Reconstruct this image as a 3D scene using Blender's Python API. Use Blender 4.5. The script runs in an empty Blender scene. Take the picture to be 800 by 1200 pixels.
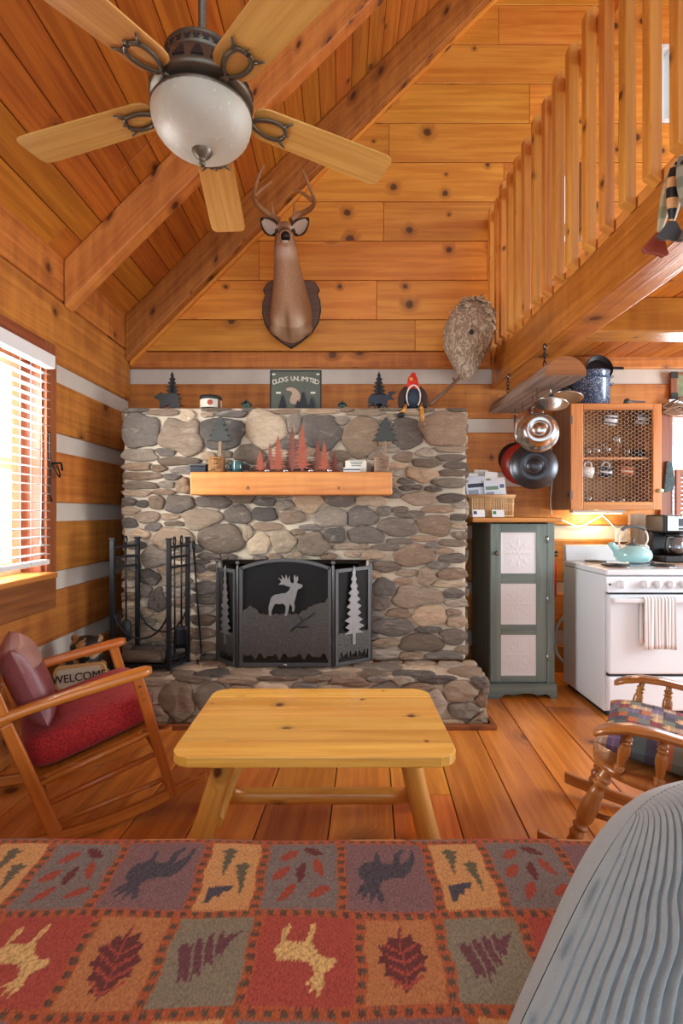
import bpy, bmesh, math, random
import numpy as np
from mathutils import Vector as V, Matrix as M, Euler
R = math.radians
PI = math.pi
rng = random.Random(7)
sc = bpy.context.scene
C = sc.collection
EYE = 1.27
def P(px, py, d):
    """point at depth d that was measured at pixel (px,py) of the 800x1200 photograph"""
    return V(((px-400)/600*d, d, EYE-(py-600)/600*d))
def s2l(c):
    c = c/255.0
    return c/12.92 if c <= .04045 else ((c+.055)/1.055)**2.4
def col(r, g, b): return (s2l(r), s2l(g), s2l(b), 1.0)

# ------------------------------------------------------------------ mesh builder
class MB:
    def __init__(s):
        s.v = []; s.f = []; s.tc = []; s.cl = []; s.mi = []; s.sm = []
    def face(s, idx, tc, c, mi=0, sm=False):
        s.f.append(tuple(idx)); s.tc.append(tc); s.cl.append(c); s.mi.append(mi); s.sm.append(sm)
    def _rc(s, c):
        return c if c is not None else (rng.random(), rng.random(), rng.random(), 1)
    def hexa(s, pts, c=None, mi=0, lens=None):
        """pts: 8 corners, x fastest (x along the grain), then y, then z"""
        c = s._rc(c); b = len(s.v); s.v += [V(p) for p in pts]
        L = (pts[1]-pts[0]).length; W = (pts[2]-pts[0]).length; H = (pts[4]-pts[0]).length
        ou, ov = rng.uniform(0, 40), rng.uniform(0, 40)
        uvw = [(x*L, y*W, z*H) for z in (0, 1) for y in (0, 1) for x in (0, 1)]
        for q, (a, d), o in (((0,2,3,1), (0,1), 0), ((4,5,7,6), (0,1), 7), ((0,1,5,4), (0,2), 13), ((2,6,7,3), (0,2), 19), ((0,4,6,2), (1,2), 23), ((1,3,7,5), (1,2), 29)):
            s.face([b+i for i in q], [(uvw[i][a]+ou+o, uvw[i][d]+ov+o*.37, ou) for i in q], c, mi)
    def box(s, lo, hi, axis=None, c=None, mi=0, m=None):
        lo = V(lo); hi = V(hi); d = hi-lo
        if axis is None: axis = max(range(3), key=lambda i: d[i])
        o = [axis] + [i for i in (1, 2, 0) if i != axis] if axis != 1 else [1, 0, 2]
        if axis == 2: o = [2, 0, 1]
        if axis == 0: o = [0, 1, 2]
        pts = []
        for z in (0, 1):
            for y in (0, 1):
                for x in (0, 1):
                    p = V(lo); 
                    for k, t in zip(o, (x, y, z)):
                        if t: p[k] = hi[k]
                    pts.append(m @ p if m else p)
        s.hexa(pts, c, mi)
        return s
    def bar(s, p0, p1, w, t, up=(0,0,1), c=None, mi=0, w1=None, t1=None):
        """board from p0 to p1; w across (perp. to up), t along up"""
        p0 = V(p0); p1 = V(p1); a = (p1-p0).normalized(); up = V(up)
        y = up.cross(a)
        if y.length < 1e-5: y = V((0,1,0)).cross(a)
        y.normalize(); z = a.cross(y)
        w1 = w if w1 is None else w1; t1 = t if t1 is None else t1
        pts = []
        for k in (-.5, .5):
            for j in (-.5, .5):
                for q, (ww, tt) in ((p0, (w, t)), (p1, (w1, t1))):
                    pts.append(q + y*j*ww + z*k*tt)
        s.hexa(pts, c, mi); return s
    def grid(s, rows, c=None, mi=0, closed=False, cap0=False, cap1=False, sm=True, tcs=None, cf=None):
        """rows: list of lists of points (same count)"""
        c0 = s._rc(c); b = len(s.v); n = len(rows[0]); ou = rng.uniform(0, 30); ov = rng.uniform(0, 30)
        for r in rows: s.v += [V(p) for p in r]
        lu = [0]
        for i in range(1, len(rows)): lu.append(lu[-1] + (V(rows[i][0])-V(rows[i-1][0])).length)
        big = max(rows, key=lambda r: sum((V(r[j])-V(r[j-1])).length for j in range(1, n)))
        lv = [0]
        for j in range(1, n): lv.append(lv[-1] + (V(big[j])-V(big[j-1])).length)
        lv.append(lv[-1] + (V(big[0])-V(big[-1])).length)
        m = n if closed else n-1
        for i in range(len(rows)-1):
            for j in range(m):
                k = (j+1) % n
                cc = cf(i, j) if cf else c0
                s.face((b+i*n+j, b+i*n+k, b+(i+1)*n+k, b+(i+1)*n+j),
                       [(lu[i]+ou, lv[j]+ov, ou), (lu[i]+ou, lv[j+1]+ov, ou), (lu[i+1]+ou, lv[j+1]+ov, ou), (lu[i+1]+ou, lv[j]+ov, ou)], cc, mi, sm)
        for flag, i, rev in ((cap0, 0, True), (cap1, len(rows)-1, False)):
            if flag:
                idx = [b+i*n+j for j in range(n)]
                if rev: idx = idx[::-1]
                cen = sum((s.v[q] for q in idx), V())/n
                s.face(idx, [(ou+(s.v[q]-cen).x*1.0, ov+(s.v[q]-cen).z+(s.v[q]-cen).y, ou) for q in idx], cf(i, 0) if cf else c0, mi, False)
        return s
    def tube(s, pts, r, n=10, c=None, mi=0, cap=True, sm=True, flat=1.0, up=(0,0,1)):
        pts = [V(p) for p in pts]
        if not hasattr(r, '__len__'): r = [r]*len(pts)
        rows = []; prev = None
        for i, p in enumerate(pts):
            a = (pts[min(i+1, len(pts)-1)] - pts[max(i-1, 0)]).normalized()
            if prev is None:
                u = V(up) - a*V(up).dot(a)
                if u.length < 1e-3: u = V((1,.2,0)) - a*V((1,.2,0)).dot(a)
            else: u = prev - a*prev.dot(a)
            u.normalize(); prev = u; w = a.cross(u)
            rows.append([p + (w*math.cos(2*PI*k/n) + u*math.sin(2*PI*k/n)*flat)*r[i] for k in range(n)])
        return s.grid(rows, c, mi, True, cap, cap, sm)
    def lathe(s, prof, o=(0,0,0), n=20, m=None, c=None, mi=0, cap0=True, cap1=True, sm=True, cf=None):
        """prof: [(r,z)...] about z; m optional 3x3/4x4 applied before moving to o"""
        o = V(o); rows = []
        for r, z in prof:
            row = []
            for k in range(n):
                p = V((max(r, 1e-4)*math.cos(2*PI*k/n), max(r, 1e-4)*math.sin(2*PI*k/n), z))
                row.append((m @ p if m else p) + o)
            rows.append(row)
        return s.grid(rows, c, mi, True, cap0, cap1, sm, cf=cf)
    def turned(s, p0, p1, prof, n=12, c=None):
        pp = []
        for (t0, r0), (t1, r1) in zip(prof[:-1], prof[1:]):
            for k in range(4):
                u = k/4; w = .5-.5*math.cos(PI*u); pp.append((t0+(t1-t0)*u, r0+(r1-r0)*w))
        prof = pp+[prof[-1]]
        return s._turned(p0, p1, prof, n, c)
    def _turned(s, p0, p1, prof, n=12, c=None):
        """turned spindle from p0 to p1, prof: [(t, r)]"""
        p0 = V(p0); p1 = V(p1)
        return s.tube([p0.lerp(p1, t) for t, r in prof], [r for t, r in prof], n, c)
    def prism(s, poly, t, m=None, c=None, mi=0, sm=False):
        """2-D outline (x,z) extruded to thickness t along y (centred), then m"""
        c = s._rc(c); n = len(poly); b = len(s.v); ou = rng.uniform(0, 30); ov = rng.uniform(0, 30)
        ar = sum(poly[i][0]*poly[(i+1) % n][1]-poly[(i+1) % n][0]*poly[i][1] for i in range(n))
        if ar < 0: poly = poly[::-1]
        for y in (-t/2, t/2):
            for x, z in poly:
                p = V((x, y, z)); s.v.append(m @ p if m else p)
        from mathutils.geometry import tessellate_polygon
        tri = tessellate_polygon([[V((x, z, 0)) for x, z in poly]])
        for a, d, e in tri:
            ax = (poly[d][0]-poly[a][0])*(poly[e][1]-poly[a][1])-(poly[e][0]-poly[a][0])*(poly[d][1]-poly[a][1])
            if ax < 0: d, e = e, d
            s.face((b+a, b+d, b+e), [(poly[q][0]+ou, poly[q][1]+ov, ou) for q in (a, d, e)], c, mi)
            s.face((b+n+a, b+n+e, b+n+d), [(poly[q][0]+ou, poly[q][1]+ov, ou) for q in (a, e, d)], c, mi)
        for i in range(n):
            k = (i+1) % n
            s.face((b+i, b+n+i, b+n+k, b+k), [(poly[i][0]+ou, poly[i][1]+ov, ou), (poly[i][0]+ou, poly[i][1]+t+ov, ou), (poly[k][0]+ou, poly[k][1]+t+ov, ou), (poly[k][0]+ou, poly[k][1]+ov, ou)], c, mi, sm)
        return s
    def ell(s, o, r, n=16, k=10, m=None, c=None, mi=0, f=None, cf=None):
        """ellipsoid; f(theta,phi)->radius factor"""
        o = V(o); rows = []
        for i in range(k+1):
            th = -PI/2 + PI*i/k; row = []
            for j in range(n):
                ph = 2*PI*j/n; q = f(th, ph) if f else 1
                p = V((r[0]*math.cos(th)*math.cos(ph), r[1]*math.cos(th)*math.sin(ph), r[2]*math.sin(th)))*q
                row.append((m @ p if m else p) + o)
            rows.append(row)
        return s.grid(rows, c, mi, True, cf=cf)
    def text(s, txt, size, m, depth=.002, c=None, mi=0):
        cu = bpy.data.curves.new('t', 'FONT'); cu.body = txt; cu.size = size; cu.extrude = depth/2; cu.align_x = 'CENTER'
        o = bpy.data.objects.new('t', cu); C.objects.link(o)
        dg = bpy.context.evaluated_depsgraph_get(); me = bpy.data.meshes.new_from_object(o.evaluated_get(dg))
        c = s._rc(c); b = len(s.v)
        for v in me.vertices: s.v.append(m @ V((v.co.x, -v.co.z, v.co.y)))
        for p in me.polygons: s.face([b+i for i in p.vertices], [(0,0,0)]*len(p.vertices), c, mi)
        bpy.data.objects.remove(o); bpy.data.curves.remove(cu); bpy.data.meshes.remove(me)
        return s
    def build(s, name, mats, parent=None, bev=0, seg=2, sub=0, solid=0, origin=None):
        off = V((0,0,0))
        if parent is not None:
            q = parent
            while q is not None: off = off + q.location; q = q.parent
        elif origin is not None: off = V(origin)
        else:
            a = np.array([tuple(v) for v in s.v]); mn = a.min(0); mx = a.max(0)
            off = V(((mn[0]+mx[0])/2, (mn[1]+mx[1])/2, mn[2]))
        me = bpy.data.meshes.new(name)
        me.from_pydata([v-off for v in s.v], [], s.f)
        me.validate(verbose=False)
        if len(me.polygons) == len(s.f):
            me.polygons.foreach_set('material_index', s.mi); me.polygons.foreach_set('use_smooth', s.sm)
            at = me.attributes.new('tc', 'FLOAT_VECTOR', 'CORNER')
            at.data.foreach_set('vector', np.array([x for t in s.tc for p in t for x in p], dtype=np.float32))
            ca = me.attributes.new('col', 'FLOAT_COLOR', 'CORNER')
            ca.data.foreach_set('color', np.array([x for t, c in zip(s.tc, s.cl) for _ in t for x in c], dtype=np.float32))
        else: print('ATTR LOST', name, len(me.polygons), len(s.f))
        me.update()
        o = bpy.data.objects.new(name, me); C.objects.link(o)
        for mt in (mats if isinstance(mats, (list, tuple)) else [mats]): me.materials.append(mt)
        if parent is not None: o.parent = parent
        else: o.location = off
        if solid:
            md = o.modifiers.new('s', 'SOLIDIFY'); md.thickness = solid; md.offset = 0
        if bev:
            md = o.modifiers.new('b', 'BEVEL'); md.width = bev; md.segments = seg; md.limit_method = 'ANGLE'; md.angle_limit = R(40); md.harden_normals = False
        if sub:
            md = o.modifiers.new('u', 'SUBSURF'); md.levels = sub; md.render_levels = sub
        return o

def tag(o, label=None, cat=None, group=None, kind=None):
    if label: o['label'] = label
    if cat: o['category'] = cat
    if group: o['group'] = group
    if kind: o['kind'] = kind
    return o
def empty(name, loc, label, cat, group=None):
    o = bpy.data.objects.new(name, None); C.objects.link(o); o.location = V(loc); o.empty_display_size = .1
    return tag(o, label, cat, group)
def struct(o): o['kind'] = 'structure'; return o
def dup(root, loc=None, label=None, group=None, rot=None):
    def cp(o, par):
        n = o.copy(); C.objects.link(n); n.parent = par
        for ch in list(o.children): cp(ch, n)
        return n
    n = cp(root, None)
    if loc is not None: n.location = V(loc)
    if rot is not None: n.rotation_euler = rot
    if label: n['label'] = label
    if group: n['group'] = group
    return n
def fuse(mb, voxel, smooth=6):
    """joins overlapping closed shapes into one continuous surface; returns (verts, faces)"""
    o = mb.build('tmp', [], None, origin=(0,0,0))
    md = o.modifiers.new('r', 'REMESH'); md.mode = 'VOXEL'; md.voxel_size = voxel
    md = o.modifiers.new('s', 'SMOOTH'); md.iterations = smooth; md.factor = .5
    dg = bpy.context.evaluated_depsgraph_get(); me = bpy.data.meshes.new_from_object(o.evaluated_get(dg))
    vs = [V(v.co) for v in me.vertices]; fs = [tuple(p.vertices) for p in me.polygons]
    bpy.data.objects.remove(o); bpy.data.meshes.remove(me)
    return vs, fs
def fused(mb, voxel, cfun, smooth=6):
    vs, fs = fuse(mb, voxel, smooth); r = MB(); r.v = vs
    for f in fs:
        cen = sum((vs[i] for i in f), V())/len(f)
        r.face(f, [tuple(vs[i]) for i in f], cfun(cen), 0, True)
    return r
def arc(c, r, a0, a1, n, m=None):
    out = []
    for i in range(n+1):
        a = R(a0+(a1-a0)*i/n); out.append((c[0]+r*math.cos(a), c[1]+r*math.sin(a)))
    return out
def rrect(w, h, r, n=5, cx=0, cz=0):
    o = []
    for sx, sz, a in ((1,1,0), (-1,1,90), (-1,-1,180), (1,-1,270)):
        o += arc((cx+sx*(w/2-r), cz+sz*(h/2-r)), r, a, a+90, n)
    return o
def spline(pts, k=6):
    pts = [V(p) for p in pts]; out = []
    for i in range(len(pts)-1):
        a, b, c, d = pts[max(i-1,0)], pts[i], pts[i+1], pts[min(i+2, len(pts)-1)]
        for j in range(k):
            t = j/k
            out.append(.5*((2*b)+(c-a)*t+(2*a-5*b+4*c-d)*t*t+(3*b-a-3*c+d)*t**3))
    out.append(pts[-1]); return out
def mat4(loc=(0,0,0), rx=0, ry=0, rz=0, s=1):
    return M.Translation(V(loc)) @ Euler((R(rx), R(ry), R(rz)), 'XYZ').to_matrix().to_4x4() @ M.Scale(s, 4)

# ------------------------------------------------------------------ materials
class NT:
    def __init__(s, name):
        s.m = bpy.data.materials.new(name); s.m.use_nodes = True; s.n = s.m.node_tree.nodes; s.l = s.m.node_tree.links
        s.b = s.n['Principled BSDF']; s.out = s.n['Material Output']
    def new(s, t, **k):
        n = s.n.new(t)
        for a, v in k.items(): setattr(n, a, v)
        return n
    def lk(s, a, b): s.l.new(a, b)
    def math(s, op, a, b=None, c=None):
        n = s.new('ShaderNodeMath', operation=op)
        for i, x in enumerate((a, b, c)):
            if x is None: continue
            if isinstance(x, (int, float)): n.inputs[i].default_value = x
            else: s.lk(x, n.inputs[i])
        return n.outputs[0]
    def step(s, x, a, b):
        n = s.new('ShaderNodeMapRange', interpolation_type='SMOOTHSTEP'); s.lk(x, n.inputs['Value'])
        n.inputs['From Min'].default_value = a; n.inputs['From Max'].default_value = b
        return n.outputs['Result']
    def mix(s, f, a, b, mode='MIX'):
        n = s.new('ShaderNodeMix', data_type='RGBA', blend_type=mode)
        for i, x in ((0, f), (6, a), (7, b)):
            if isinstance(x, (int, float, tuple)): n.inputs[i].default_value = x
            else: s.lk(x, n.inputs[i])
        return n.outputs[2]
    def noise(s, vec, scale, detail=3, rough=.55, dist=0):
        n = s.new('ShaderNodeTexNoise'); n.inputs['Scale'].default_value = scale; n.inputs['Detail'].default_value = detail
        n.inputs['Roughness'].default_value = rough; n.inputs['Distortion'].default_value = dist
        if vec is not None: s.lk(vec, n.inputs['Vector'])
        return n.outputs['Fac']
    def attr(s, name):
        return s.new('ShaderNodeAttribute', attribute_name=name)
    def obj(s): return s.new('ShaderNodeTexCoord').outputs['Object']
    def bump(s, h, strength=.3, dist=.01):
        n = s.new('ShaderNodeBump'); n.inputs['Strength'].default_value = strength; n.inputs['Distance'].default_value = dist
        s.lk(h, n.inputs['Height']); s.lk(n.outputs[0], s.b.inputs['Normal'])
    def setc(s, x):
        if isinstance(x, tuple): s.b.inputs['Base Color'].default_value = x
        else: s.lk(x, s.b.inputs['Base Color'])
    def p(s, **k):
        for a, v in k.items(): s.b.inputs[a.replace('_', ' ')].default_value = v

def wood(name, light, dark, knot=(84,42,18), rough=.45, grain=26, kdens=.4, ksc=3.2, ksize=.075, adze=0, vary=.35, bump=.15, coat=0):
    t = NT(name); a = t.attr('tc').outputs['Vector']; cl = t.attr('col').outputs['Color']
    sep = t.new('ShaderNodeSeparateXYZ'); t.lk(a, sep.inputs[0]); u, v = sep.outputs[0], sep.outputs[1]
    sc3 = t.new('ShaderNodeSeparateColor'); t.lk(cl, sc3.inputs[0])
    vo = t.new('ShaderNodeTexVoronoi', voronoi_dimensions='2D', feature='F1'); vo.inputs['Scale'].default_value = ksc
    t.lk(a, vo.inputs['Vector'])
    wob = t.noise(a, 22, 2)
    d = t.math('ADD', vo.outputs['Distance'], t.math('MULTIPLY', t.math('SUBTRACT', wob, .5), .05))
    rs = t.new('ShaderNodeSeparateColor'); t.lk(vo.outputs['Color'], rs.inputs[0])
    sel = t.math('LESS_THAN', rs.outputs[0], kdens)
    size = t.math('MULTIPLY_ADD', rs.outputs[1], ksize, ksize*.35)
    ratio = t.math('DIVIDE', d, size)
    km = t.math('MULTIPLY', t.step(ratio, 1.25, .6), sel)
    halo = t.math('MULTIPLY', t.step(ratio, 3.2, .8), sel)
    # grain, bent round the knots
    cv = t.new('ShaderNodeCombineXYZ')
    t.lk(t.math('MULTIPLY', u, 1.3), cv.inputs[0])
    t.lk(t.math('ADD', t.math('MULTIPLY', v, grain), t.math('MULTIPLY', halo, 1.6)), cv.inputs[1]); t.lk(sep.outputs[2], cv.inputs[2])
    g = t.noise(cv.outputs[0], 1.0, 5, .62, .35)
    cv2 = t.new('ShaderNodeCombineXYZ'); t.lk(t.math('MULTIPLY', u, 1.1), cv2.inputs[0]); t.lk(t.math('MULTIPLY', v, 5.5), cv2.inputs[1]); t.lk(sep.outputs[2], cv2.inputs[2])
    g2 = t.noise(cv2.outputs[0], 1.0, 3)
    f = t.math('ADD', t.math('MULTIPLY', t.step(g, .36, .64), .6), t.math('MULTIPLY', t.step(g2, .3, .7), .4))
    if adze:
        cv3 = t.new('ShaderNodeCombineXYZ'); t.lk(t.math('MULTIPLY', u, 11), cv3.inputs[0]); t.lk(t.math('MULTIPLY', v, 2), cv3.inputs[1]); t.lk(sep.outputs[2], cv3.inputs[2])
        az = t.noise(cv3.outputs[0], 1.0, 2)
        f = t.math('ADD', t.math('MULTIPLY', f, 1-adze), t.math('MULTIPLY', t.step(az, .3, .7), adze))
    c = t.mix(f, col(*light), col(*dark))
    c = t.mix(t.math('MULTIPLY', halo, .6), c, col(*[int(x*.75) for x in dark]))
    c = t.mix(t.math('MULTIPLY', km, .9), c, col(*knot))
    val = t.math('MULTIPLY_ADD', sc3.outputs[0], vary, 1-vary*.55)
    hs = t.new('ShaderNodeHueSaturation'); t.lk(c, hs.inputs['Color']); t.lk(val, hs.inputs['Value'])
    t.lk(t.math('MULTIPLY_ADD', sc3.outputs[1], .016, .492), hs.inputs['Hue'])
    t.setc(hs.outputs[0]); t.p(Roughness=rough)
    if coat: t.p(Coat_Weight=coat, Coat_Roughness=.12)
    h = t.math('SUBTRACT', t.math('MULTIPLY', f, -1), km)
    t.bump(h, bump, .004)
    return t.m
def plain(name, c, rough=.5, metal=0, var=.15, nsc=18, bump=0, bsc=60, spec=.5, sheen=0, coat=0):
    t = NT(name); o = t.obj(); n = t.noise(o, nsc, 4)
    c0 = col(*c)
    t.setc(t.mix(n, tuple(min(1, x*(1+var)) for x in c0[:3])+(1,), tuple(x*(1-var) for x in c0[:3])+(1,)))
    t.p(Roughness=rough, Metallic=metal, Specular_IOR_Level=spec)
    if sheen: t.p(Sheen_Weight=sheen)
    if coat: t.p(Coat_Weight=coat, Coat_Roughness=.08)
    if bump: t.bump(t.noise(o, bsc, 4), bump, .004)
    return t.m
def vcol(name, rough=.7, nsc=40, var=.2, bump=0, bsc=80, dist=.004, metal=0, streak=None):
    """colour of each face from the mesh, broken by a little noise"""
    t = NT(name); o = t.obj(); n = t.noise(o, nsc, 5, .65)
    c = t.attr('col').outputs['Color']
    k = t.math('MULTIPLY_ADD', n, var*2, 1-var)
    hs = t.new('ShaderNodeHueSaturation'); t.lk(c, hs.inputs['Color']); t.lk(k, hs.inputs['Value']); t.setc(hs.outputs[0])
    t.p(Roughness=rough, Metallic=metal)
    if bump: t.bump(t.noise(o, bsc, 5), bump, dist)
    return t.m
def glassy(name, tint=(1,1,1,1), clear=.85, rough=.02):
    t = NT(name); tr = t.new('ShaderNodeBsdfTransparent'); tr.inputs[0].default_value = tint
    gl = t.new('ShaderNodeBsdfGlossy'); gl.inputs['Roughness'].default_value = rough
    lw = t.new('ShaderNodeLayerWeight'); lw.inputs[0].default_value = .5
    f = t.math('MULTIPLY_ADD', t.math('POWER', lw.outputs['Facing'], 3.0), .6, (1-clear)*.55)
    mx = t.new('ShaderNodeMixShader'); t.lk(f, mx.inputs[0]); t.lk(tr.outputs[0], mx.inputs[1]); t.lk(gl.outputs[0], mx.inputs[2])
    t.lk(mx.outputs[0], t.out.inputs['Surface']); return t.m
def emit(name, c, k):
    t = NT(name); t.setc(col(*c)); t.b.inputs['Emission Color'].default_value = col(*c); t.p(Emission_Strength=k); return t.m

m_gable = wood('pine_gable', (240,164,66), (208,122,38), vary=.22, kdens=.5, ksize=.085, rough=.42)
m_ceil = wood('pine_ceiling', (206,128,42), (160,86,24), vary=.2, kdens=.3, ksize=.06, rough=.45)
m_rafter = wood('pine_rafter', (206,140,56), (142,84,26), vary=.12, kdens=.5, adze=.35, rough=.55, bump=.35)
m_rafter2 = wood('light_rafter', (232,158,74), (184,108,44), vary=.05, kdens=.5, adze=.4, rough=.5, bump=.4)
m_beam = wood('pine_beam', (206,138,56), (150,88,30), vary=.1, kdens=.3, adze=.25, rough=.3, bump=.3)
m_log = wood('hewn_log', (212,140,58), (150,84,30), vary=.25, kdens=.4, ksize=.09, adze=.35, rough=.55, bump=.35)
m_floor = wood('pine_floor', (228,148,62), (182,102,36), vary=.4, kdens=.5, ksc=2.3, ksize=.085, rough=.3, coat=.25)
m_trimw = wood('brown_trim', (160,92,50), (112,58,28), vary=.15, kdens=.15, rough=.5)
m_table = wood('varnished_pine', (246,192,96), (220,152,58), vary=.2, kdens=.5, ksc=4.5, ksize=.06, rough=.28, coat=.3)
m_logpole = wood('peeled_log', (236,178,84), (204,134,50), vary=.1, kdens=.5, ksc=5, ksize=.08, rough=.32, coat=.25)
m_balus = wood('pine_baluster', (242,176,84), (210,134,54), vary=.15, kdens=.45, ksc=5, ksize=.06, rough=.42)
m_mantel = wood('mantel_wood', (226,156,82), (186,112,50), vary=.05, kdens=.5, ksc=3.5, ksize=.06, rough=.45, adze=.2)
m_oak = wood('oak_blade', (222,176,100), (194,140,68), vary=.08, kdens=0, grain=40, rough=.35)
m_oakcab = wood('oak_cabinet', (214,146,74), (176,106,44), vary=.15, kdens=.1, grain=34, rough=.38)
m_rock = wood('rocker_wood', (204,122,48), (160,84,26), vary=.1, kdens=.05, grain=30, rough=.28, coat=.35)
m_wind = wood('windsor_wood', (186,124,62), (140,84,34), vary=.1, kdens=.05, grain=30, rough=.28, coat=.35)
m_grey = wood('weathered_wood', (166,138,112), (118,92,72), vary=.15, kdens=.2, rough=.75, bump=.4)
m_driftplank = wood('drab_panel', (176,152,128), (140,114,92), vary=.1, kdens=.1, rough=.6)
m_green = wood('green_paint', (128,142,132), (92,108,102), knot=(50,62,58), vary=.12, kdens=.1, rough=.5)
m_chink = plain('chinking', (206,196,182), .9, var=.1, nsc=9, bump=.25, bsc=40)
m_mortar = plain('mortar', (200,186,164), .95, var=.14, nsc=14, bump=.5, bsc=60)
m_black = plain('black_iron', (24,25,28), .45, .3, var=.2)
m_blackm = plain('matt_black', (30,32,32), .6, 0, var=.2)
m_bronze = plain('pewter_bronze', (108,100,88), .38, .7, var=.25, nsc=30)
m_screen = plain('screen_frame', (92,92,92), .42, .55, var=.15)
m_white = plain('white_enamel', (226,234,240), .22, var=.02, coat=.3)
m_whitep = plain('white_paint', (236,234,230), .5, var=.03)
m_steel = plain('stainless_steel', (196,194,190), .22, 1, var=.06)
m_chrome = plain('bright_metal', (200,200,205), .2, 1, var=.05)
m_glass = glassy('clear_glass')
m_glassware = glassy('glassware', (.97,.98,.98,1), .72, .05)
m_v = vcol('painted')
ts = NT('field_stone'); o_ = ts.obj(); mp = ts.new('ShaderNodeMapping'); mp.inputs['Scale'].default_value = (1, 1, 2.6); mp.inputs['Rotation'].default_value = (0, .35, 0); ts.lk(o_, mp.inputs[0])
n1_ = ts.noise(mp.outputs[0], 9, 6, .7, .8); n2_ = ts.noise(mp.outputs[0], 34, 5, .7, .4); n3_ = ts.noise(o_, 5, 3)
c_ = ts.attr('col').outputs['Color']; k_ = ts.math('MULTIPLY_ADD', n1_, .75, .42); k_ = ts.math('ADD', k_, ts.math('MULTIPLY_ADD', n2_, .7, -.22))
hs = ts.new('ShaderNodeHueSaturation'); ts.lk(c_, hs.inputs['Color']); ts.lk(k_, hs.inputs['Value']); hs.inputs['Saturation'].default_value = .85
ts.setc(ts.mix(ts.math('MULTIPLY', ts.step(n1_, .56, .7), .35), hs.outputs[0], col(196,184,166))); ts.p(Roughness=.85)
ts.bump(ts.math('ADD', n1_, ts.math('MULTIPLY', n2_, .6)), .9, .018); m_stone = ts.m
m_satin = vcol('satin_paint', .4, 30, .12)
# ================================================================== SETTING
XL = -1.667; YB = 4.05
# ---- floor: wide pine planks, laid a few degrees off the room's axis
mb = MB(); fa = R(-3.3); frot = M.Rotation(fa, 4, 'Z')
x = -2.6
while x < 4.8:
    w = rng.uniform(.25, .3); y = -2.6
    while y < 4.5:
        L = rng.choice((2.2, 3.0, 3.6)) if y > -2.5 else rng.uniform(.8, 3.2)
        y1 = min(y+L, 4.5)
        if y1 > 4.2: y1 = 4.5
        mb.box((x+.0025, y+.0015, -.03), (x+w-.0025, y1-.0015, 0), axis=1, m=frot)
        y = y1
    x += w
ring_floor = mb
struct(mb.build('floor', m_floor, bev=.002, seg=1))
mb = MB(); mb.box((-2.2,-2.6,-.1), (4.6,4.5,-.032)); struct(mb.build('trim_1', m_blackm))   # sub floor seen in the cracks

# ---- back wall: log courses with chinking below, boards in the gable
def courses(mb, edges, x0, x1, holes, y0, y1, split=None):
    for (za, zb) in edges:
        cuts = [x0] + ([s for s in split(za)] if split else []) + [x1]
        for a, b in zip(cuts[:-1], cuts[1:]):
            segs = [(a, b)]
            for (hx0, hx1, hz0, hz1) in holes:
                if zb <= hz0+.01 or za >= hz1-.01: continue
                ns = []
                for (p, q) in segs:
                    if q <= hx0 or p >= hx1: ns.append((p, q)); continue
                    if p < hx0: ns.append((p, hx0))
                    if q > hx1: ns.append((hx1, q))
                segs = ns
            for p, q in segs:
                if q-p > .02: mb.box((p+.001, y0, za), (q-.001, y1, zb), axis=0)
mb = MB()
H2 = (2.6, 3.3, 1.16, 2.03)
logs = [(-.02,.215), (.335,.625), (.715,1.055), (1.165,1.47), (1.585,1.9), (2.01,2.285), (2.405,2.535)]
courses(mb, logs, -1.9, 4.4, [H2], YB, YB+.2)
logs_o = struct(mb.build('wall_back', m_log, bev=.012))
mb = MB(); prev = .0
for a, b in zip(logs[:-1], logs[1:]):
    courses(mb, [(a[1]-.01, b[0]+.01)], -1.9, 4.4, [H2], YB+.022, YB+.19)
struct(mb.build('trim_2', m_chink))
mb = MB()
rows = [2.54]+[2.787+.31*i for i in range(0, 14)]
HL = (1.63, 1.9, rows[3]+.1, rows[5]); HL2 = (2.5, 2.62, rows[6], rows[8])
def spl(z):
    r = random.Random(int(z*1000)); o = []
    x = r.uniform(-.8, .6)
    while x < 3: o.append(x); x += r.uniform(1.4, 2.2)
    return o
for i, z in enumerate(rows):
    courses(mb, [(z+.0025, (rows+[rows[-1]+.31])[i+1]-.0025)], max(-1.9, z-4.75), 4.4, [HL, HL2], YB-.012, YB+.03, spl)
struct(mb.build('wall_gable', m_gable, bev=.004))
mb = MB(); courses(mb, [(2.5, rows[3]), (rows[5], rows[6]), (rows[8], 7.2)], -2.2, 4.4, [], YB+.031, YB+.06)
courses(mb, [(rows[3], rows[5]), (rows[6], rows[8])], -2.2, 4.4, [HL, HL2], YB+.031, YB+.06)
struct(mb.build('trim_3', m_trimw))
# loft windows in the gable
def gable_window(h, name, fm):
    x0, x1, z0, z1 = h; mb = MB(); w = .035
    for lo, hi in (((x0,YB-.02,z0),(x0+w,YB+.1,z1)), ((x1-w,YB-.02,z0),(x1,YB+.1,z1)), ((x0+w,YB-.02,z0),(x1-w,YB+.1,z0+w)), ((x0+w,YB-.02,z1-w),(x1-w,YB+.1,z1))): mb.box(lo, hi)
    o = struct(mb.build(name, fm, bev=.004))
    g = MB(); g.box((x0+w,YB+.05,z0+w), (x1-w,YB+.056,z1-w)); g.build('window_pane', m_glass, o)
gable_window(HL, 'window_3', m_trimw); gable_window(HL2, 'window_4', m_whitep)
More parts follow.
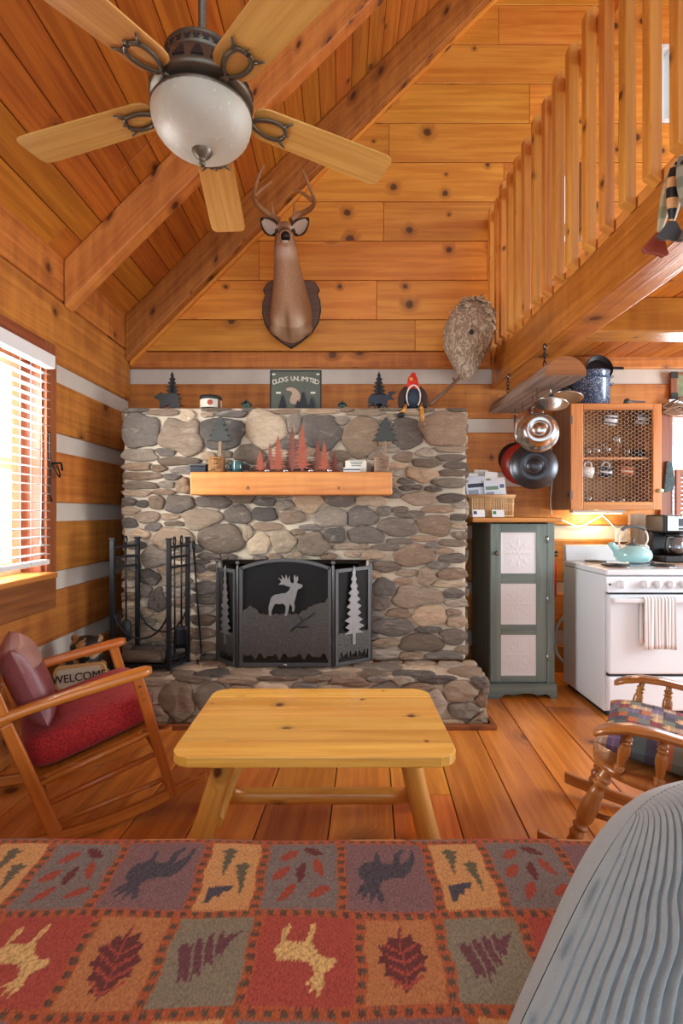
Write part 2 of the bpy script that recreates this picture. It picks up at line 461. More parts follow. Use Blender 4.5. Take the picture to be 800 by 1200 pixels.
# kitchen window
x0, x1, z0, z1 = H2; mb = MB()
mb.box((x0-.1,YB-.03,z0-.08), (x0,YB+.19,z1+.09), axis=2); mb.box((x1,YB-.03,z0-.08), (x1+.1,YB+.19,z1+.09), axis=2)
mb.box((x0,YB-.03,z1), (x1,YB+.19,z1+.09)); mb.box((x0,YB-.05,z0-.08), (x1,YB+.19,z0))
mw = struct(mb.build('window_2', m_trimw, bev=.004))
mb = MB()
for lo, hi in (((x0,YB+.06,z0),(x0+.04,YB+.1,z1)), ((x1-.04,YB+.06,z0),(x1,YB+.1,z1)), ((x0,YB+.06,z1-.04),(x1,YB+.1,z1)), ((x0,YB+.06,1.58),(x1,YB+.1,1.62))): mb.box(lo, hi)
mb.build('window_sash', m_whitep, mw)
g = MB(); g.box((x0+.01,YB+.078,z0+.01), (x1-.01,YB+.082,z1-.01)); g.build('window_pane', m_glass, mw)
# shutter over the lower half of the kitchen window
sh = empty('window_shutter', (x0+.02, YB-.04, z0+.01), 'dark red-brown louvered shutter covering the lower half of the kitchen window', 'shutter')
f = MB(); sw = .32
for lo, hi in (((x0+.01,YB-.055,z0+.01),(x0+.05,YB-.032,1.6)), ((x0+sw-.04,YB-.055,z0+.01),(x0+sw,YB-.032,1.6)), ((x0+.05,YB-.055,z0+.01),(x0+sw-.04,YB-.032,z0+.06)), ((x0+.05,YB-.055,1.55),(x0+sw-.04,YB-.032,1.6))): f.box(lo, hi)
f.build('shutter_frame', m_trimw, sh, bev=.003)
for i in range(10):
    z = z0+.09+i*.034; b = MB(); b.bar((x0+.05,YB-.043,z), (x0+sw-.04,YB-.043,z), .03, .006, up=(0,-.7,.7)); b.build('louver', m_trimw, sh)

# ---- left wall
mb = MB(); ch = MB()
lch = [(.41,.52), (.81,.92), (1.215,1.325), (1.625,1.735), (2.035,2.145)]
ledges = [(-.02,.41), (.52,.81), (.92,1.215), (1.325,1.625), (1.735,2.035), (2.145,2.525)]
WH = (1.86, 2.86, .93, 2.13)
def left(mb, za, zb, xa, xb, holes):
    segs = [(-2.4, 4.05)]
    for (a, b, c, d) in holes:
        if zb <= c+.01 or za >= d-.01: continue
        segs = [(-2.4, a), (b, 4.05)]
    for p, q in segs: mb.box((xa, p, za), (xb, q, zb), axis=1)
for za, zb in ledges: 
    for s, e in ((za, zb),):
        if za < WH[3] < zb: left(mb, za, zb, XL-.2, XL, [])
        elif za < WH[2] < zb: left(mb, za, zb, XL-.2, XL, [WH])
        else: left(mb, za, zb, XL-.2, XL, [WH])
mb.box((XL-.2, 1.86, .52), (XL, 2.86, .81), axis=1) if False else None
mb.box((XL-.12, -2.4, 2.532), (XL, 4.04, 2.8), axis=1)
struct(mb.build('wall_left', m_log, bev=.012))
for za, zb in lch:
    left(ch, za-.01, zb+.01, XL-.19, XL-.02, [WH] if za > .85 else [])
struct(ch.build('trim_4', m_chink))
# window 1
w1 = MB(); ya, yb, za, zb = WH
w1.box((XL-.01, yb, za-.02), (XL+.022, yb+.1, zb+.1), axis=2); w1.box((XL-.01, ya-.1, za-.02), (XL+.022, ya, zb+.1), axis=2)
w1.box((XL-.01, ya, zb), (XL+.02, yb, zb+.1), axis=1)
w1.box((XL-.2, yb-.02, za), (XL, yb, zb), axis=2); w1.box((XL-.2, ya, za), (XL, ya+.02, zb), axis=2); w1.box((XL-.2, ya+.02, zb-.02), (XL, yb-.02, zb), axis=1)
w1.box((XL-.008, ya-.1, .72), (XL+.02, yb+.1, .905), axis=1)
w1o = struct(w1.build('window_1', m_trimw, bev=.004))
b = MB(); b.box((XL-.2, ya-.05, .905), (XL+.085, yb-.0, .935), axis=1); b.build('window_sill', m_oakcab, w1o, bev=.006)
b = MB()
for lo, hi in (((XL-.16,yb-.1,za),(XL-.11,yb-.02,zb)), ((XL-.16,ya+.02,za),(XL-.11,ya+.1,zb)), ((XL-.16,ya+.1,zb-.1),(XL-.11,yb-.1,zb-.02)), ((XL-.16,ya+.1,1.5),(XL-.11,yb-.1,1.56)), ((XL-.16,ya+.1,za),(XL-.11,yb-.1,za+.07))): b.box(lo, hi)
m_pale = wood('pale_casing', (226,196,156), (206,170,126), vary=.1, kdens=0)
b.build('window_sash', m_pale, w1o, bev=.004)
b = MB(); b.box((XL-.14,ya+.09,za+.05),(XL-.135,yb-.09,zb-.08)); b.build('window_pane', m_glass, w1o)
bl = empty('window_blind', (-1.62, 2.4, .99), 'white horizontal slat blind hanging open over the left window', 'blind')
b = MB(); b.box((-1.645,1.9,2.065),(-1.59,2.85,2.075+.062)); b.build('headrail', m_whitep, bl, bev=.004)
b = MB(); b.box((-1.64,1.92,.985),(-1.592,2.8,1.012)); b.build('bottom_rail', m_whitep, bl, bev=.006)
for i in range(22):
    z = 1.045+i*.0466; b = MB()
    rows_ = [[(-1.641+.05*k/4, y, z+.003*math.sin(PI*k/4)-.001*k) for k in range(5)] for y in (1.92, 2.36, 2.8)]
    b.grid(rows_, sm=True); b.build('slat', m_whitep, bl, solid=.0025)
for y in (2.1, 2.62):
    b = MB()
    for xx in (-1.643, -1.589): b.tube([(xx,y,.99),(xx,y,2.07)], .0012, 5)
    b.build('ladder_cord', m_whitep, bl)
b = MB(); b.tube([(-1.585,2.7,2.07),(-1.583,2.705,1.6),(-1.585,2.7,1.12)], .0018, 5); b.lathe([(.002,0),(.006,.01),(.004,.03)], (-1.585,2.7,1.09), 8); b.build('pull_cord', m_whitep, bl)

# ---- roof
def roofz(x): return x+4.45
mb = MB(); n = V((-.7071,0,.7071)); s = -.34; RX = 2.35
while s < (RX-XL)*1.4142:
    w = .165; xm = XL+(s+w/2)*.7071
    for y0, y1 in ((-2.4, 1.9), (1.9, 4.16)) if int(s*10) % 2 else ((-2.4, 2.9), (2.9, 4.16)):
        mb.bar((xm-.0106, y0+.001, roofz(xm)+.0106), (xm-.0106, y1-.001, roofz(xm)+.0106), w-.004, .03, up=n)
    s += w
rz = roofz(RX); s = 0; n2 = V((.7071,0,.7071))
while s < 3.4:
    w = .165; xm = RX+(s+w/2)*.7071
    mb.bar((xm+.0106, -2.4, rz-(xm-RX)+.0106), (xm+.0106, 4.16, rz-(xm-RX)+.0106), w-.004, .03, up=n2); s += w
struct(mb.build('ceiling', m_ceil, bev=.003, seg=1))
mb = MB()
for k in (1, -1):
    nn = V((-.7071*k,0,.7071)); a = V((-2.1 if k == 1 else 5.0, -1.2, 0)); 
    L = RX-(-2.1) if k == 1 else 2.65
    c0 = V((RX-k*L/2, 0, rz-L/2)) + nn*.045
    d = V((.7071*k,0,.7071))
    mb.bar((c0.x-d.x*L*.7071, -1.2, c0.z-d.z*L*.7071), (c0.x-d.x*L*.7071, -1.19, 0), .01, .01) if False else None
    p0 = c0 - d*L*.7071; p1 = c0 + d*L*.7071
    mb.bar((p0.x, .88, p0.z), (p1.x, .88, p1.z), 6.56, .02, up=nn)
struct(mb.build('trim_5', m_trimw))
def rafter(name, y0, y1, drop, mat, x0=XL+.003):
    mb = MB(); x1 = RX
    pts = []
    for (y) in (y0, y1): pass
    def q(x, y, dz): return V((x, y, roofz(x)-.002-dz))
    mb.hexa([q(x0,y0,drop), q(x1,y0,drop), q(x0,y1,drop), q(x1,y1,drop), q(x0,y0,0), q(x1,y0,0), q(x0,y1,0), q(x1,y1,0)])
    return struct(mb.build(name, mat, bev=.008))
rafter('trim_6', 3.07, 3.17, .285, m_rafter2)
rafter('trim_7', 3.94, YB-.014, .345, m_rafter)
mb = MB()
def q(x, y, dz): return V((x, y, roofz(x)-.002-dz))
mb.hexa([q(XL+.01,4.0,.378), q(RX,4.0,.378), q(XL+.01,YB-.014,.378), q(RX,YB-.014,.378), q(XL+.01,4.0,.347), q(RX,4.0,.347), q(XL+.01,YB-.014,.347), q(RX,YB-.014,.347)])
struct(mb.build('trim_8', m_gable, bev=.004))
# ledge strip above the top chinking
mb = MB(); mb.box((XL+.002,YB-.02,2.41),(1.175,YB-.001,2.53), axis=0); struct(mb.build('trim_9', m_log, bev=.006))

# ---- loft: beam, joists, floor
BX0, BX1, BZ0, BZ1 = 1.18, 1.37, 2.235, 2.49
mb = MB(); mb.box((BX0,-2.4,BZ0),(BX1,YB-.013,BZ1), axis=1); struct(mb.build('trim_10', m_beam, bev=.012))
mb = MB()
x = BX1+.005
while x < 4.3:
    mb.box((x+.002,-2.4,2.49),(x+.168,YB-.014,2.515), axis=1); x += .17
struct(mb.build('loft_floor', m_ceil, bev=.003, seg=1))
mb = MB(); mb.box((BX1+.001,2.9,2.29),(4.3,3.08,2.489), axis=0); struct(mb.build('trim_11', m_beam, bev=.01))
mb = MB(); mb.box((BX1+.001,1.5,2.29),(4.3,1.68,2.489), axis=0); struct(mb.build('trim_12', m_beam, bev=.01))
# loft railing: square balusters nailed to the outside of the plate
rl = empty('loft_railing', (1.2, 2.6, 2.49), 'pine loft railing of square balusters with slant cut ends above the kitchen', 'railing')
b = MB(); b.box((1.185,-1.0,2.4905),(1.30,YB-.014,2.54), axis=1); b.build('bottom_plate', m_balus, rl, bev=.004)
b = MB(); b.box((1.182,-1.0,3.49),(1.222,YB-.014,3.57), axis=1); b.build('handrail', m_balus, rl, bev=.006)
ys = [3.94,3.79,3.66,3.5,3.36,3.21,3.045,2.89,2.73,2.565,2.4,2.24,2.08,1.906,1.745,1.585,1.42]
for i, y in enumerate(ys):
    b = MB(); x0, x1 = 1.134, 1.181; w = .026; r = random.Random(i); z1 = 3.62+r.uniform(-.015,.015); z0 = 2.485+r.uniform(-.01,.01); dx = r.uniform(-.004,.003)
    c0 = .03; y += r.uniform(-.006, .006)
    # slanted cuts: the room side edge is shorter at both ends
    pts = [V((x0+dx,y-w,z0+c0)), V((x0+dx,y-w,z1-c0)), V((x1,y-w,z0)), V((x1,y-w,z1)), V((x0+dx,y+w,z0+c0)), V((x0+dx,y+w,z1-c0)), V((x1,y+w,z0)), V((x1,y+w,z1))]
    b.hexa(pts); b.build('baluster', m_balus, rl, bev=.004)
# ================================================================== FIREPLACE
FD = 3.35; KX = FD/600
def px2(x, y): return ((x-400)*KX, EYE-(y-600)*KX)
STONES = [(165,504,20,20),(215,512,25,22),(219,490,9,8),(259,507,27,18),(312,501,24,22),(292,532,16,11),(210,540,20,5),(196,530,13,5),(164,533,20,7),
(161,547,15,4.5),(186,549,8,4),(166,558,20,4),(202,559,9,4),(165,569,20,4),(195,568,9,4),(161,578,16,3.5),(192,577,12,3.5),(216,570,8,8),(185,588,9,8),(210,591,16,10),(250,588,18,8),
(311,588,12,6),(334,592,10,6.5),(237,608,22,13),(279,604,15,10),(309,602,14,8),(342,604,13,8),(259,631,26,18),(290,625,7,10),(303,638,13,12),(312,617,15,4.5),(333,636,14,12.5),(203,630,20,12),
(182,654,14,12),(174,677,13,10),(185,704,9,13),(242,675,10,4),(241,688,14,6),(238,702,16,6),(240,714,10,5),(238,726,12,6),
(422,511,21,21),(475,508,18,16),(520,503,25,21),(376,506,26,19),(400,494,10,5.5),(345,497,10,12),(398,534,11,6),(493,556,16,8),(494,583,17,8),(526,526,18,4),(530,554,14,4),(527,566,18,5),(527,584,15,5),
(433,587,16,7),(398,587,16,7),(361,590,16,10),(389,606,18,12),(424,606,18,12),(429,626,20,11),(465,617,22,11),(509,616,19,10),(367,636,18,13),(392,627,13,9),(410,640,19,4),
(487,650,21,11.5),(488,700,26,11.5),(501,720,17,13),(498,676,8,11.5),(477,603,15,4.5),(468,634,14,4),(497,631,14,4),(453,641,15,4),(530,636,16,4),(530,654,15,5),(527,684,18,4.5),
(449,664,15,6),(449,690,12,10),(446,706,10,9),(466,719,15,5.5),(458,734,23,11),(494,752,23,10),(530,746,14,8),(451,752,16,5),(535,728,11,6),(468,598,10,4),
(170,690,9,9),(165,718,14,6),(200,722,16,7),(210,740,18,6),(180,745,14,6),(235,742,14,6),(200,760,20,6),(170,760,10,6),(235,758,16,6),(450,766,18,5),(480,768,14,5),(520,768,18,5),
(270,486,20,4),(245,486,8,4),(330,483,18,3),(375,483,16,3),(430,484,20,4),(455,490,9,5),(480,484,14,3),(190,484,20,3.5)]
PAL = [(122,104,84),(146,124,98),(102,90,78),(112,102,92),(160,132,100),(132,106,80),(142,128,110),(96,88,80),(170,148,118),(118,98,76)]
def stonework(x0, x1, z0, z1, big, hole, fill, seed, gap=.0055, fr=(8,16,3.5,6.5), k=KX, n=26, height=.03, edge=.02):
    """seeds with their own ellipse metric; every outline is where a stone meets its neighbours"""
    r = random.Random(seed); S = [tuple(b) for b in big]; tries = 0
    arr = lambda: np.array([(a[0], a[1], a[2], a[3]) for a in S])
    A = arr() if S else np.zeros((0,4))
    while tries < fill:
        tries += 1
        x = r.uniform(x0, x1); z = r.uniform(z0, z1); rx = r.uniform(fr[0], fr[1])*k; rz = r.uniform(fr[2], fr[3])*k
        if hole and hole(x, z, rx*.5, rz*.5): continue
        if len(A):
            ddx = (A[:,0]-x); ddz = (A[:,1]-z)
            if (np.sqrt((ddx/(A[:,2]+rx*.85))**2+(ddz/(A[:,3]+rz*.85))**2)).min() < 1: continue
        S.append((x, z, rx, rz)); A = arr()
    out = []
    for i in range(len(A)):
        x, z, rx, rz = A[i]; rad = []
        d0 = np.hypot((A[:,0]-x), (A[:,1]-z)); nb = np.where((d0 < .7) & (d0 > 1e-6))[0]
        rot = r.uniform(0, 6)
        for j in range(n):
            a = 2*PI*j/n; ex = math.cos(a)*rx; ez = math.sin(a)*rz
            ts = np.linspace(.15, 1.55, 57); X = x+ex*ts; Z = z+ez*ts
            own = ts
            oth = np.sqrt(((X[:,None]-A[nb,0])/A[nb,2])**2+((Z[:,None]-A[nb,1])/A[nb,3])**2).min(1) if len(nb) else np.full(len(ts), 9.)
            bad = (oth < own)
            bad |= (X < x0-edge) | (X > x1+edge) | (Z < z0) | (Z > z1)
            if hole: bad |= np.array([hole(p, q2, 0, 0) for p, q2 in zip(X, Z)])
            t = ts[np.argmax(bad)] if bad.any() else ts[-1]
            t = min(t, 1.42)
            L = math.hypot(ex, ez)
            rad.append(max(t-gap/L, .18))
        rad = np.array(rad)
        for _ in range(2): rad = (np.roll(rad, 1)+2*rad+np.roll(rad, -1))/4
        rad *= 1+.06*np.sin(3*np.arange(n)*2*PI/n+rot)+.05*np.sin(5*np.arange(n)*2*PI/n+rot*2.3)+np.array([r.uniform(-.03,.03) for _ in range(n)])
        out.append((x, z, rx, rz, rad, r.random(), r.random()))
    return out
def add_stones(mb, st, fn, n=26, seed=3, hmul=1.0):
    """fn(u,w,h)->point; pillow shaped stones"""
    r = random.Random(seed)
    for (x, z, rx, rz, rad, q1, q2) in st:
        c = PAL[int(q1*len(PAL)) % len(PAL)]; f = .84+.28*q2; cc = col(*[min(255, v*f*1.14) for v in c])
        h = (.018+.22*min(rx, rz))*hmul; h = min(h, .029)*r.uniform(.75, 1.2)
        tx, tz = r.uniform(-.15, .15), r.uniform(-.2, .2)
        rows = []
        for s, hh in ((1.0, -.012), (.99, h*.4), (.955, h*.74), (.87, h*.95), (.6, h*1.04), (.28, h*1.07), (.02, h*1.07)):
            row = []
            for j in range(n):
                a = 2*PI*j/n; t = rad[j]*s
                dx, dz = math.cos(a)*rx*t, math.sin(a)*rz*t
                k = hh
                if hh > 0: k = hh*(1+ (dx/rx*tx+dz/rz*tz)*1.2) + h*.14*math.sin(a*3+q1*9)*s*(1-s)*4
                row.append(fn(x+dx, z+dz, k))
            rows.append(row)
        mb.grid(rows, cc, 0, True)
FX0, FX1, FZT = -1.424, .812, 1.951
OX0, OX1, OZ = -.80, .165, .955        # firebox opening
HZ, HY, HX0, HX1 = .30, 3.05, -1.47, .86
fp = empty('fireplace', (-.3, 3.6, 0), 'large grey fieldstone fireplace and chimney on the log wall', 'fireplace')
def hole(x, z, a, b): return OX0-a < x < OX1+a and z < OZ+b
st = stonework(FX0+.01, FX1-.01, HZ+.005, FZT-.003, [px2(a, b)+(c*KX, d*KX) for a, b, c, d in STONES], hole, 9000, 5)
ms = MB(); add_stones(ms, st, lambda u, w, h: V((u, FD-h, w)))
# side faces of the chimney
for xs, sg in ((FX0, -1), (FX1, 1)):
    s2 = stonework(FD+.03, 4.0, HZ, FZT-.02, [], None, 2500, 9+sg, fr=(14,26,5,9))
    add_stones(ms, s2, lambda u, w, h: V((xs+sg*h*.8, u, w)), seed=5)
# top ledge
s3 = stonework(FX0+.02, FX1-.02, FD+.03, 4.02, [], None, 2500, 21, fr=(18,34,14,26))
add_stones(ms, s3, lambda u, w, h: V((u, w, FZT-.012+h*.4)), seed=6)
ms.build('stone', m_stone, fp)
mo = MB(); g = .004
mo.box((FX0,FD,HZ),(OX0,4.045,FZT)); mo.box((OX1,FD,HZ),(FX1,4.045,FZT)); mo.box((OX0,FD,OZ),(OX1,4.045,FZT))
mo.build('mortar_body', m_mortar, fp, bev=.015)
# firebox: dark brick box
m_brick = NT('sooty_brick'); bt = m_brick.new('ShaderNodeTexBrick'); bt.inputs['Scale'].default_value = 4.2
m_brick.lk(m_brick.attr('tc').outputs['Vector'], bt.inputs['Vector'])
bt.inputs['Color1'].default_value = col(70,48,34); bt.inputs['Color2'].default_value = col(50,36,28); bt.inputs['Mortar'].default_value = col(34,29,26)
m_brick.setc(bt.outputs['Color']); m_brick.p(Roughness=.95); m_brick = m_brick.m
fb = MB()
fb.box((OX0-.02,3.95,HZ),(OX1+.02,4.0,OZ+.0)); fb.box((OX0+.002,FD+.09,HZ),(OX0+.05,3.95,OZ-.002)); fb.box((OX1-.05,FD+.09,HZ),(OX1-.002,3.95,OZ-.002)); fb.box((OX0+.05,FD+.06,OZ-.03),(OX1-.05,3.95,OZ-.003)); 
fb.build('firebox', m_brick, fp)
# hearth
HK = 3.05/600
hs = stonework(HX0+.01, HX1-.01, .0, HZ-.012, [((x-400)*HK, z, a, b) for x, z, a, b in ((208,.15,.09,.12),(160,.15,.08,.06),(180,.06,.1,.05),(540,.2,.09,.06),(545,.09,.08,.05),(250,.16,.1,.08),(315,.15,.12,.1),(390,.14,.12,.1),(455,.16,.1,.1),(505,.12,.07,.09))], None, 3000, 33, fr=(9,22,4,9))
hm = MB(); add_stones(hm, hs, lambda u, w, h: V((u, HY+.012-h, w)), seed=8)
ht = stonework(HX0+.01, HX1-.01, HY+.005, FD-.005, [], None, 5000, 41, fr=(13,26,8,15), gap=.008)
add_stones(hm, ht, lambda u, w, h: V((u, w, HZ-.012+min(h, .03)*.55)), seed=9)
hsd = stonework(HY+.01, FD-.01, .0, HZ-.012, [], None, 1500, 51, fr=(9,20,5,10))
add_stones(hm, hsd, lambda u, w, h: V((HX1-.012+h*.8, u, w)), seed=10)
hth = empty('stone_hearth', (-.3,3.2,0), 'raised fieldstone hearth ledge in front of the stone chimney', 'hearth'); hm.build('stone', m_stone, hth)
hb = MB(); hb.box((HX0,HY+.012,0),(HX1-.012,FD-.002,HZ-.012)); hb.build('mortar_bed', m_mortar, hth, bev=.02)
tb = MB(); tb.box((HX0,HY-.075,.001),(HX1+.045,HY-.045,.03)); tb.box((HX1+.02,HY-.045,.001),(HX1+.045,3.5,.03), axis=1); struct(tb.build('baseboard_hearth', m_trimw, bev=.004))
# mantel
mt = MB(); mt.box((-.93,3.14,1.375),(.312,3.335,1.517)); mt = mt.build('mantel_shelf', m_mantel, bev=.01, seg=3)
tag(mt, 'thick golden timber mantel shelf across the stone chimney', 'shelf')

# ================================================================== FIRE SCREEN
fs = empty('fire_screen', (-.33, 3.2, HZ+.005), 'black three panel fire screen with a cut-out elk standing on the hearth', 'fire screen')
m_mesh = NT('screen_mesh'); tr = m_mesh.new('ShaderNodeBsdfTransparent'); mx = m_mesh.new('ShaderNodeMixShader'); mx.inputs[0].default_value = .5
m_mesh.p(Roughness=.6); m_mesh.setc(col(9,9,9)); m_mesh.lk(tr.outputs[0], mx.inputs[1]); m_mesh.lk(m_mesh.b.outputs[0], mx.inputs[2]); m_mesh.lk(mx.outputs[0], m_mesh.out.inputs['Surface']); m_mesh = m_mesh.m
sz0 = HZ+.012
cx0, cx1, sy = -.645, -.052, 3.18
def pan(pa, pb):
    """matrix with local x along the panel from pa to pb"""
    a = (V(pb)-V(pa)); L = a.length; a.normalize(); m = M(((a.x, -a.y, 0, pa[0]), (a.y, a.x, 0, pa[1]), (0, 0, 1, sz0), (0, 0, 0, 1))); return m, L
def panel(name, pa, pb, zs, ze, archh, deco):
    m, L = pan(pa, pb); fr = MB(); w = .02
    top = lambda x: zs+(ze-zs)*x/L + archh*(1-((x-L/2)/(L/2))**2 if archh else 0)
    fr.bar(m @ V((w/2,0,0)), m @ V((w/2,0,zs)), w, .016, up=m.to_3x3() @ V((0,1,0))); fr.bar(m @ V((L-w/2,0,0)), m @ V((L-w/2,0,ze)), w, .016, up=m.to_3x3() @ V((0,1,0)))
    fr.bar(m @ V((w,0,w/2)), m @ V((L-w,0,w/2)), .016, w)
    xs = [w*.4+(L-w*.8)*i/16 for i in range(17)]
    o = [(x, top(x)) for x in xs] + [(x, top(x)-w*1.05) for x in xs[::-1]]
    fr.prism(o, .016, m)
    f = fr.build(name, m_screen, fs, bev=.003)
    ml = MB(); o = [(w*.5, w*.5), (L-w*.5, w*.5)] + [(x, top(x)-w*.6) for x in xs[::-1]]
    ml.prism(o, .002, m @ M.Translation((0,.006,0))); ml.build('mesh_screen', m_mesh, f)
    deco(m, L, f); return f
def ground(L, h, r, bumps):
    pts = [(.02,.02+.03), ]
    pts = [(.015, .05)]; n = 40
    low = [(.015+(L-.03)*i/n, .045+.03*abs(math.sin(i*.55+r))+.012*math.sin(i*1.7)) for i in range(n+1)]
    top = []
    for i in range(n+1):
        x = .015+(L-.03)*i/n; z = h+.006*math.sin(i*2.1+r)
        for bx, bw, bh in bumps: z += bh*max(0, 1-abs((x-bx)/bw)**1.6)
        top.append((x, z))
    return low + top[::-1]
ELK = [(0,0),(8,0),(10,20),(16,34),(22,44),(34,42),(52,44),(60,32),(58,14),(54,0),(64,0),(70,16),(72,34),(76,44),(84,30),(82,18),(88,14),(93,30),(90,46),(94,60),(100,84),(104,96),(116,100),(122,108),(116,114),(106,116),(100,120),(106,132),(102,146),(97,136),(92,150),(88,136),(90,122),(84,116),(76,124),(74,146),(68,130),(60,150),(58,132),(44,148),(48,130),(32,138),(44,122),(34,112),(52,112),(66,106),(76,104),(72,92),(60,82),(40,80),(20,76),(8,66),(3,50),(-2,30)]
def deco_c(m, L, f):
    d = MB(); d.prism(ground(L, .325, 0, [(.07,.06,.05),(.5,.08,.07),(.58,.06,.09),(.42,.05,.03)]), .006, m @ M.Translation((0,-.006,0)), c=col(104,102,98)); 
    g_ = d.build('mountain_cutout', m_screenart, f)
    e = MB(); k = .00172; e.prism([(.185+x*k, +.315+z*k) for x, z in ELK], .006, m @ M.Translation((0,-.012,0)), c=col(150,150,150)); e.build('elk_cutout', m_screenelk, f, bev=.0015)
    br = MB()
    for p in ([(.32,.22),(.37,.27),(.42,.30),(.47,.335)], [(.35,.25),(.38,.245),(.43,.25)], [(.39,.28),(.38,.31)]): br.tube([m @ V((x,-.0125,z)) for x, z in p], .005, 6)
    br.build('branch_cutout', m_black, f)
def tree2(w, h, n=8, tr=.12, jag=.5, seed=0):
    r = random.Random(seed); L = []; Rr = []
    for i in range(n):
        t = i/n; z = h*(tr+(1-tr)*t); hw = w/2*(1-t)**.85
        L.append((-hw*r.uniform(.85,1.1), z)); L.append((-hw*jag*r.uniform(.8,1.1), z+h*(1-tr)/n*.55))
        Rr.append((hw*r.uniform(.85,1.1), z-h*.004)); Rr.append((hw*jag*r.uniform(.8,1.1), z+h*(1-tr)/n*.55))
    tw = w*.07
    return [(-tw,0),(-tw,h*tr)] + L + [(0,h)] + Rr[::-1] + [(tw,h*tr),(tw,0)]
def deco_t(m, L, f):
    d = MB(); d.prism(ground(L, .2, 2, []), .006, m @ M.Translation((0,-.006,0)), c=col(104,102,98)); d.build('ground_cutout', m_screenart, f)
    e = MB(); e.prism([(L/2+x, .12+z) for x, z in tree2(L*.62, .5, 10, .14, .45, 4)], .006, m @ M.Translation((0,-.012,0))); e.build('tree_cutout', m_screenelk, f, bev=.001)
m_screenart = plain('hammered_iron', (84,80,76), .45, .6, var=.3, nsc=40, bump=.8, bsc=90)
m_screenelk = plain('pale_iron', (140,138,136), .42, .6, var=.2, nsc=30, bump=.4)
panel('center_panel', (cx0+.012, sy, 0), (cx1-.012, sy, 0), .615, .615, .055, deco_c)
panel('side_panel', (-.80, 3.318, 0), (cx0-.012, sy+.004, 0), .60, .60, 0, deco_t)
panel('side_panel', (cx1+.012, sy+.004, 0), (.185, 3.318, 0), .60, .61, 0, deco_t)
for x, y in ((cx0, sy), (cx1, sy), (-.806, 3.322), (.191, 3.322)):
    b = MB(); b.lathe([(.008,-.004),(.008,.62),(.005,.628),(.011,.634),(.013,.643),(.009,.652),(.002,.656)], (x, y, sz0), 10); b.build('hinge_post', m_screen, fs)
b = MB(); b.ell(((cx0+cx1)/2, sy-.012, sz0+.012), (.012,.006,.008)); b.build('latch', m_steel, fs)

# ================================================================== LOG RACK WITH TOOLS
lr = empty('log_rack', (-1.18, 3.18, HZ+.01), 'black iron log rack and tool set standing at the left end of the hearth', 'log rack')
z0 = HZ+.012; pn = {'a': V((-1.39,3.11,z0)), 'b': V((-1.31,3.29,z0)), 'c': V((-1.045,3.10,z0)), 'd': V((-.985,3.28,z0))}
for k, p in pn.items():
    b = MB(); b.box((p.x-.013,p.y-.013,z0),(p.x+.013,p.y+.013,z0+.79)); b.box((p.x-.017,p.y-.017,z0+.79),(p.x+.017,p.y+.017,z0+.80)); b.build('post', m_black, lr, bev=.002)
b = MB()
for u, w in (('a','b'), ('c','d')):
    for h in (.06, .62, .68, .745): b = MB(); b.bar(pn[u]+V((0,0,h)), pn[w]+V((0,0,h)), .014, .014); b.build('cross_bar', m_black, lr, bev=.002)
b = MB()
for h in (.02,):
    for u, w in (('a','c'), ('b','d'), ('a','b'), ('c','d')): b.bar(pn[u]+V((0,0,h)), pn[w]+V((0,0,h)), .02, .02)
b.build('base_frame', m_black, lr, bev=.002)
b = MB(); b.hexa([pn['a']+V((0,0,.028)), pn['c']+V((0,0,.028)), pn['b']+V((0,0,.028)), pn['d']+V((0,0,.028))]+[pn[q]+V((0,0,.036)) for q in 'acbd']); b.build('tray', m_black, lr)
for u, w in (('a','c'), ('b','d')):
    b = MB(); A, B = pn[u]+V((0,0,.40)), pn[w]+V((0,0,.40)); pts = [A.lerp(B, .5-.5*math.cos(PI*t/16))+V((0,0,-.21*math.sin(PI*t/16))) for t in range(17)]
    b.tube(pts, .006, 8); b.build('log_hoop', m_black, lr)
def tool(name, label, top, bot, head):
    t = empty(name, bot, label, 'fire tool', 'tools hanging on the log rack')
    b = MB(); top = V(top); bot = V(bot)
    b.tube([top+V((0,-.0,0)), bot], .0055, 8)
    b.build('shaft', m_black, t)
    h = MB(); h.tube([top+V((.0,.02*math.sin(a),.025-.025*math.cos(a))) for a in [PI*2*i/14 for i in range(15)]], .005, 7, cap=False); h.build('handle_loop', m_black, t)
    q = MB()
    if head == 'shovel':
        q.grid([[bot+V((-.04+.08*j/6, .012*math.cos(PI*(j-3)/6), -.14*i/5)) for j in range(7)] for i in range(6)]); q.build('blade', m_black, t, solid=.003)
    elif head == 'brush':
        q.lathe([(.012,0),(.03,-.02),(.035,-.13),(.01,-.132)], bot, 12); q.build('brush', m_blackm, t)
    else:
        q.tube([bot, bot+V((0,0,-.04)), bot+V((.02,0,-.05)), bot+V((.035,0,-.03))], [.0055,.005,.004,.002], 7); q.build('hook', m_black, t)
    return t
tool('poker', 'iron poker with a thin shaft hanging on the right side of the log rack', (-1.032,3.165,1.065), (-1.03,3.165,.40), 'hook')
tool('hearth_shovel', 'iron hearth shovel hanging inside the right frame of the log rack', (-1.008,3.225,1.07), (-1.008,3.225,.55), 'shovel')
tool('hearth_brush', 'black hearth brush hanging on the left frame of the log rack', (-1.348,3.20,1.07), (-1.345,3.20,.6), 'brush')
tool('fire_tongs', 'long dark tongs leaning out past the right rear post of the log rack', (-.955,3.31,1.03), (-.905,3.30,.39), 'hook')
b = MB(); cr = [(-1.30,3.2), (-1.24,3.2)]
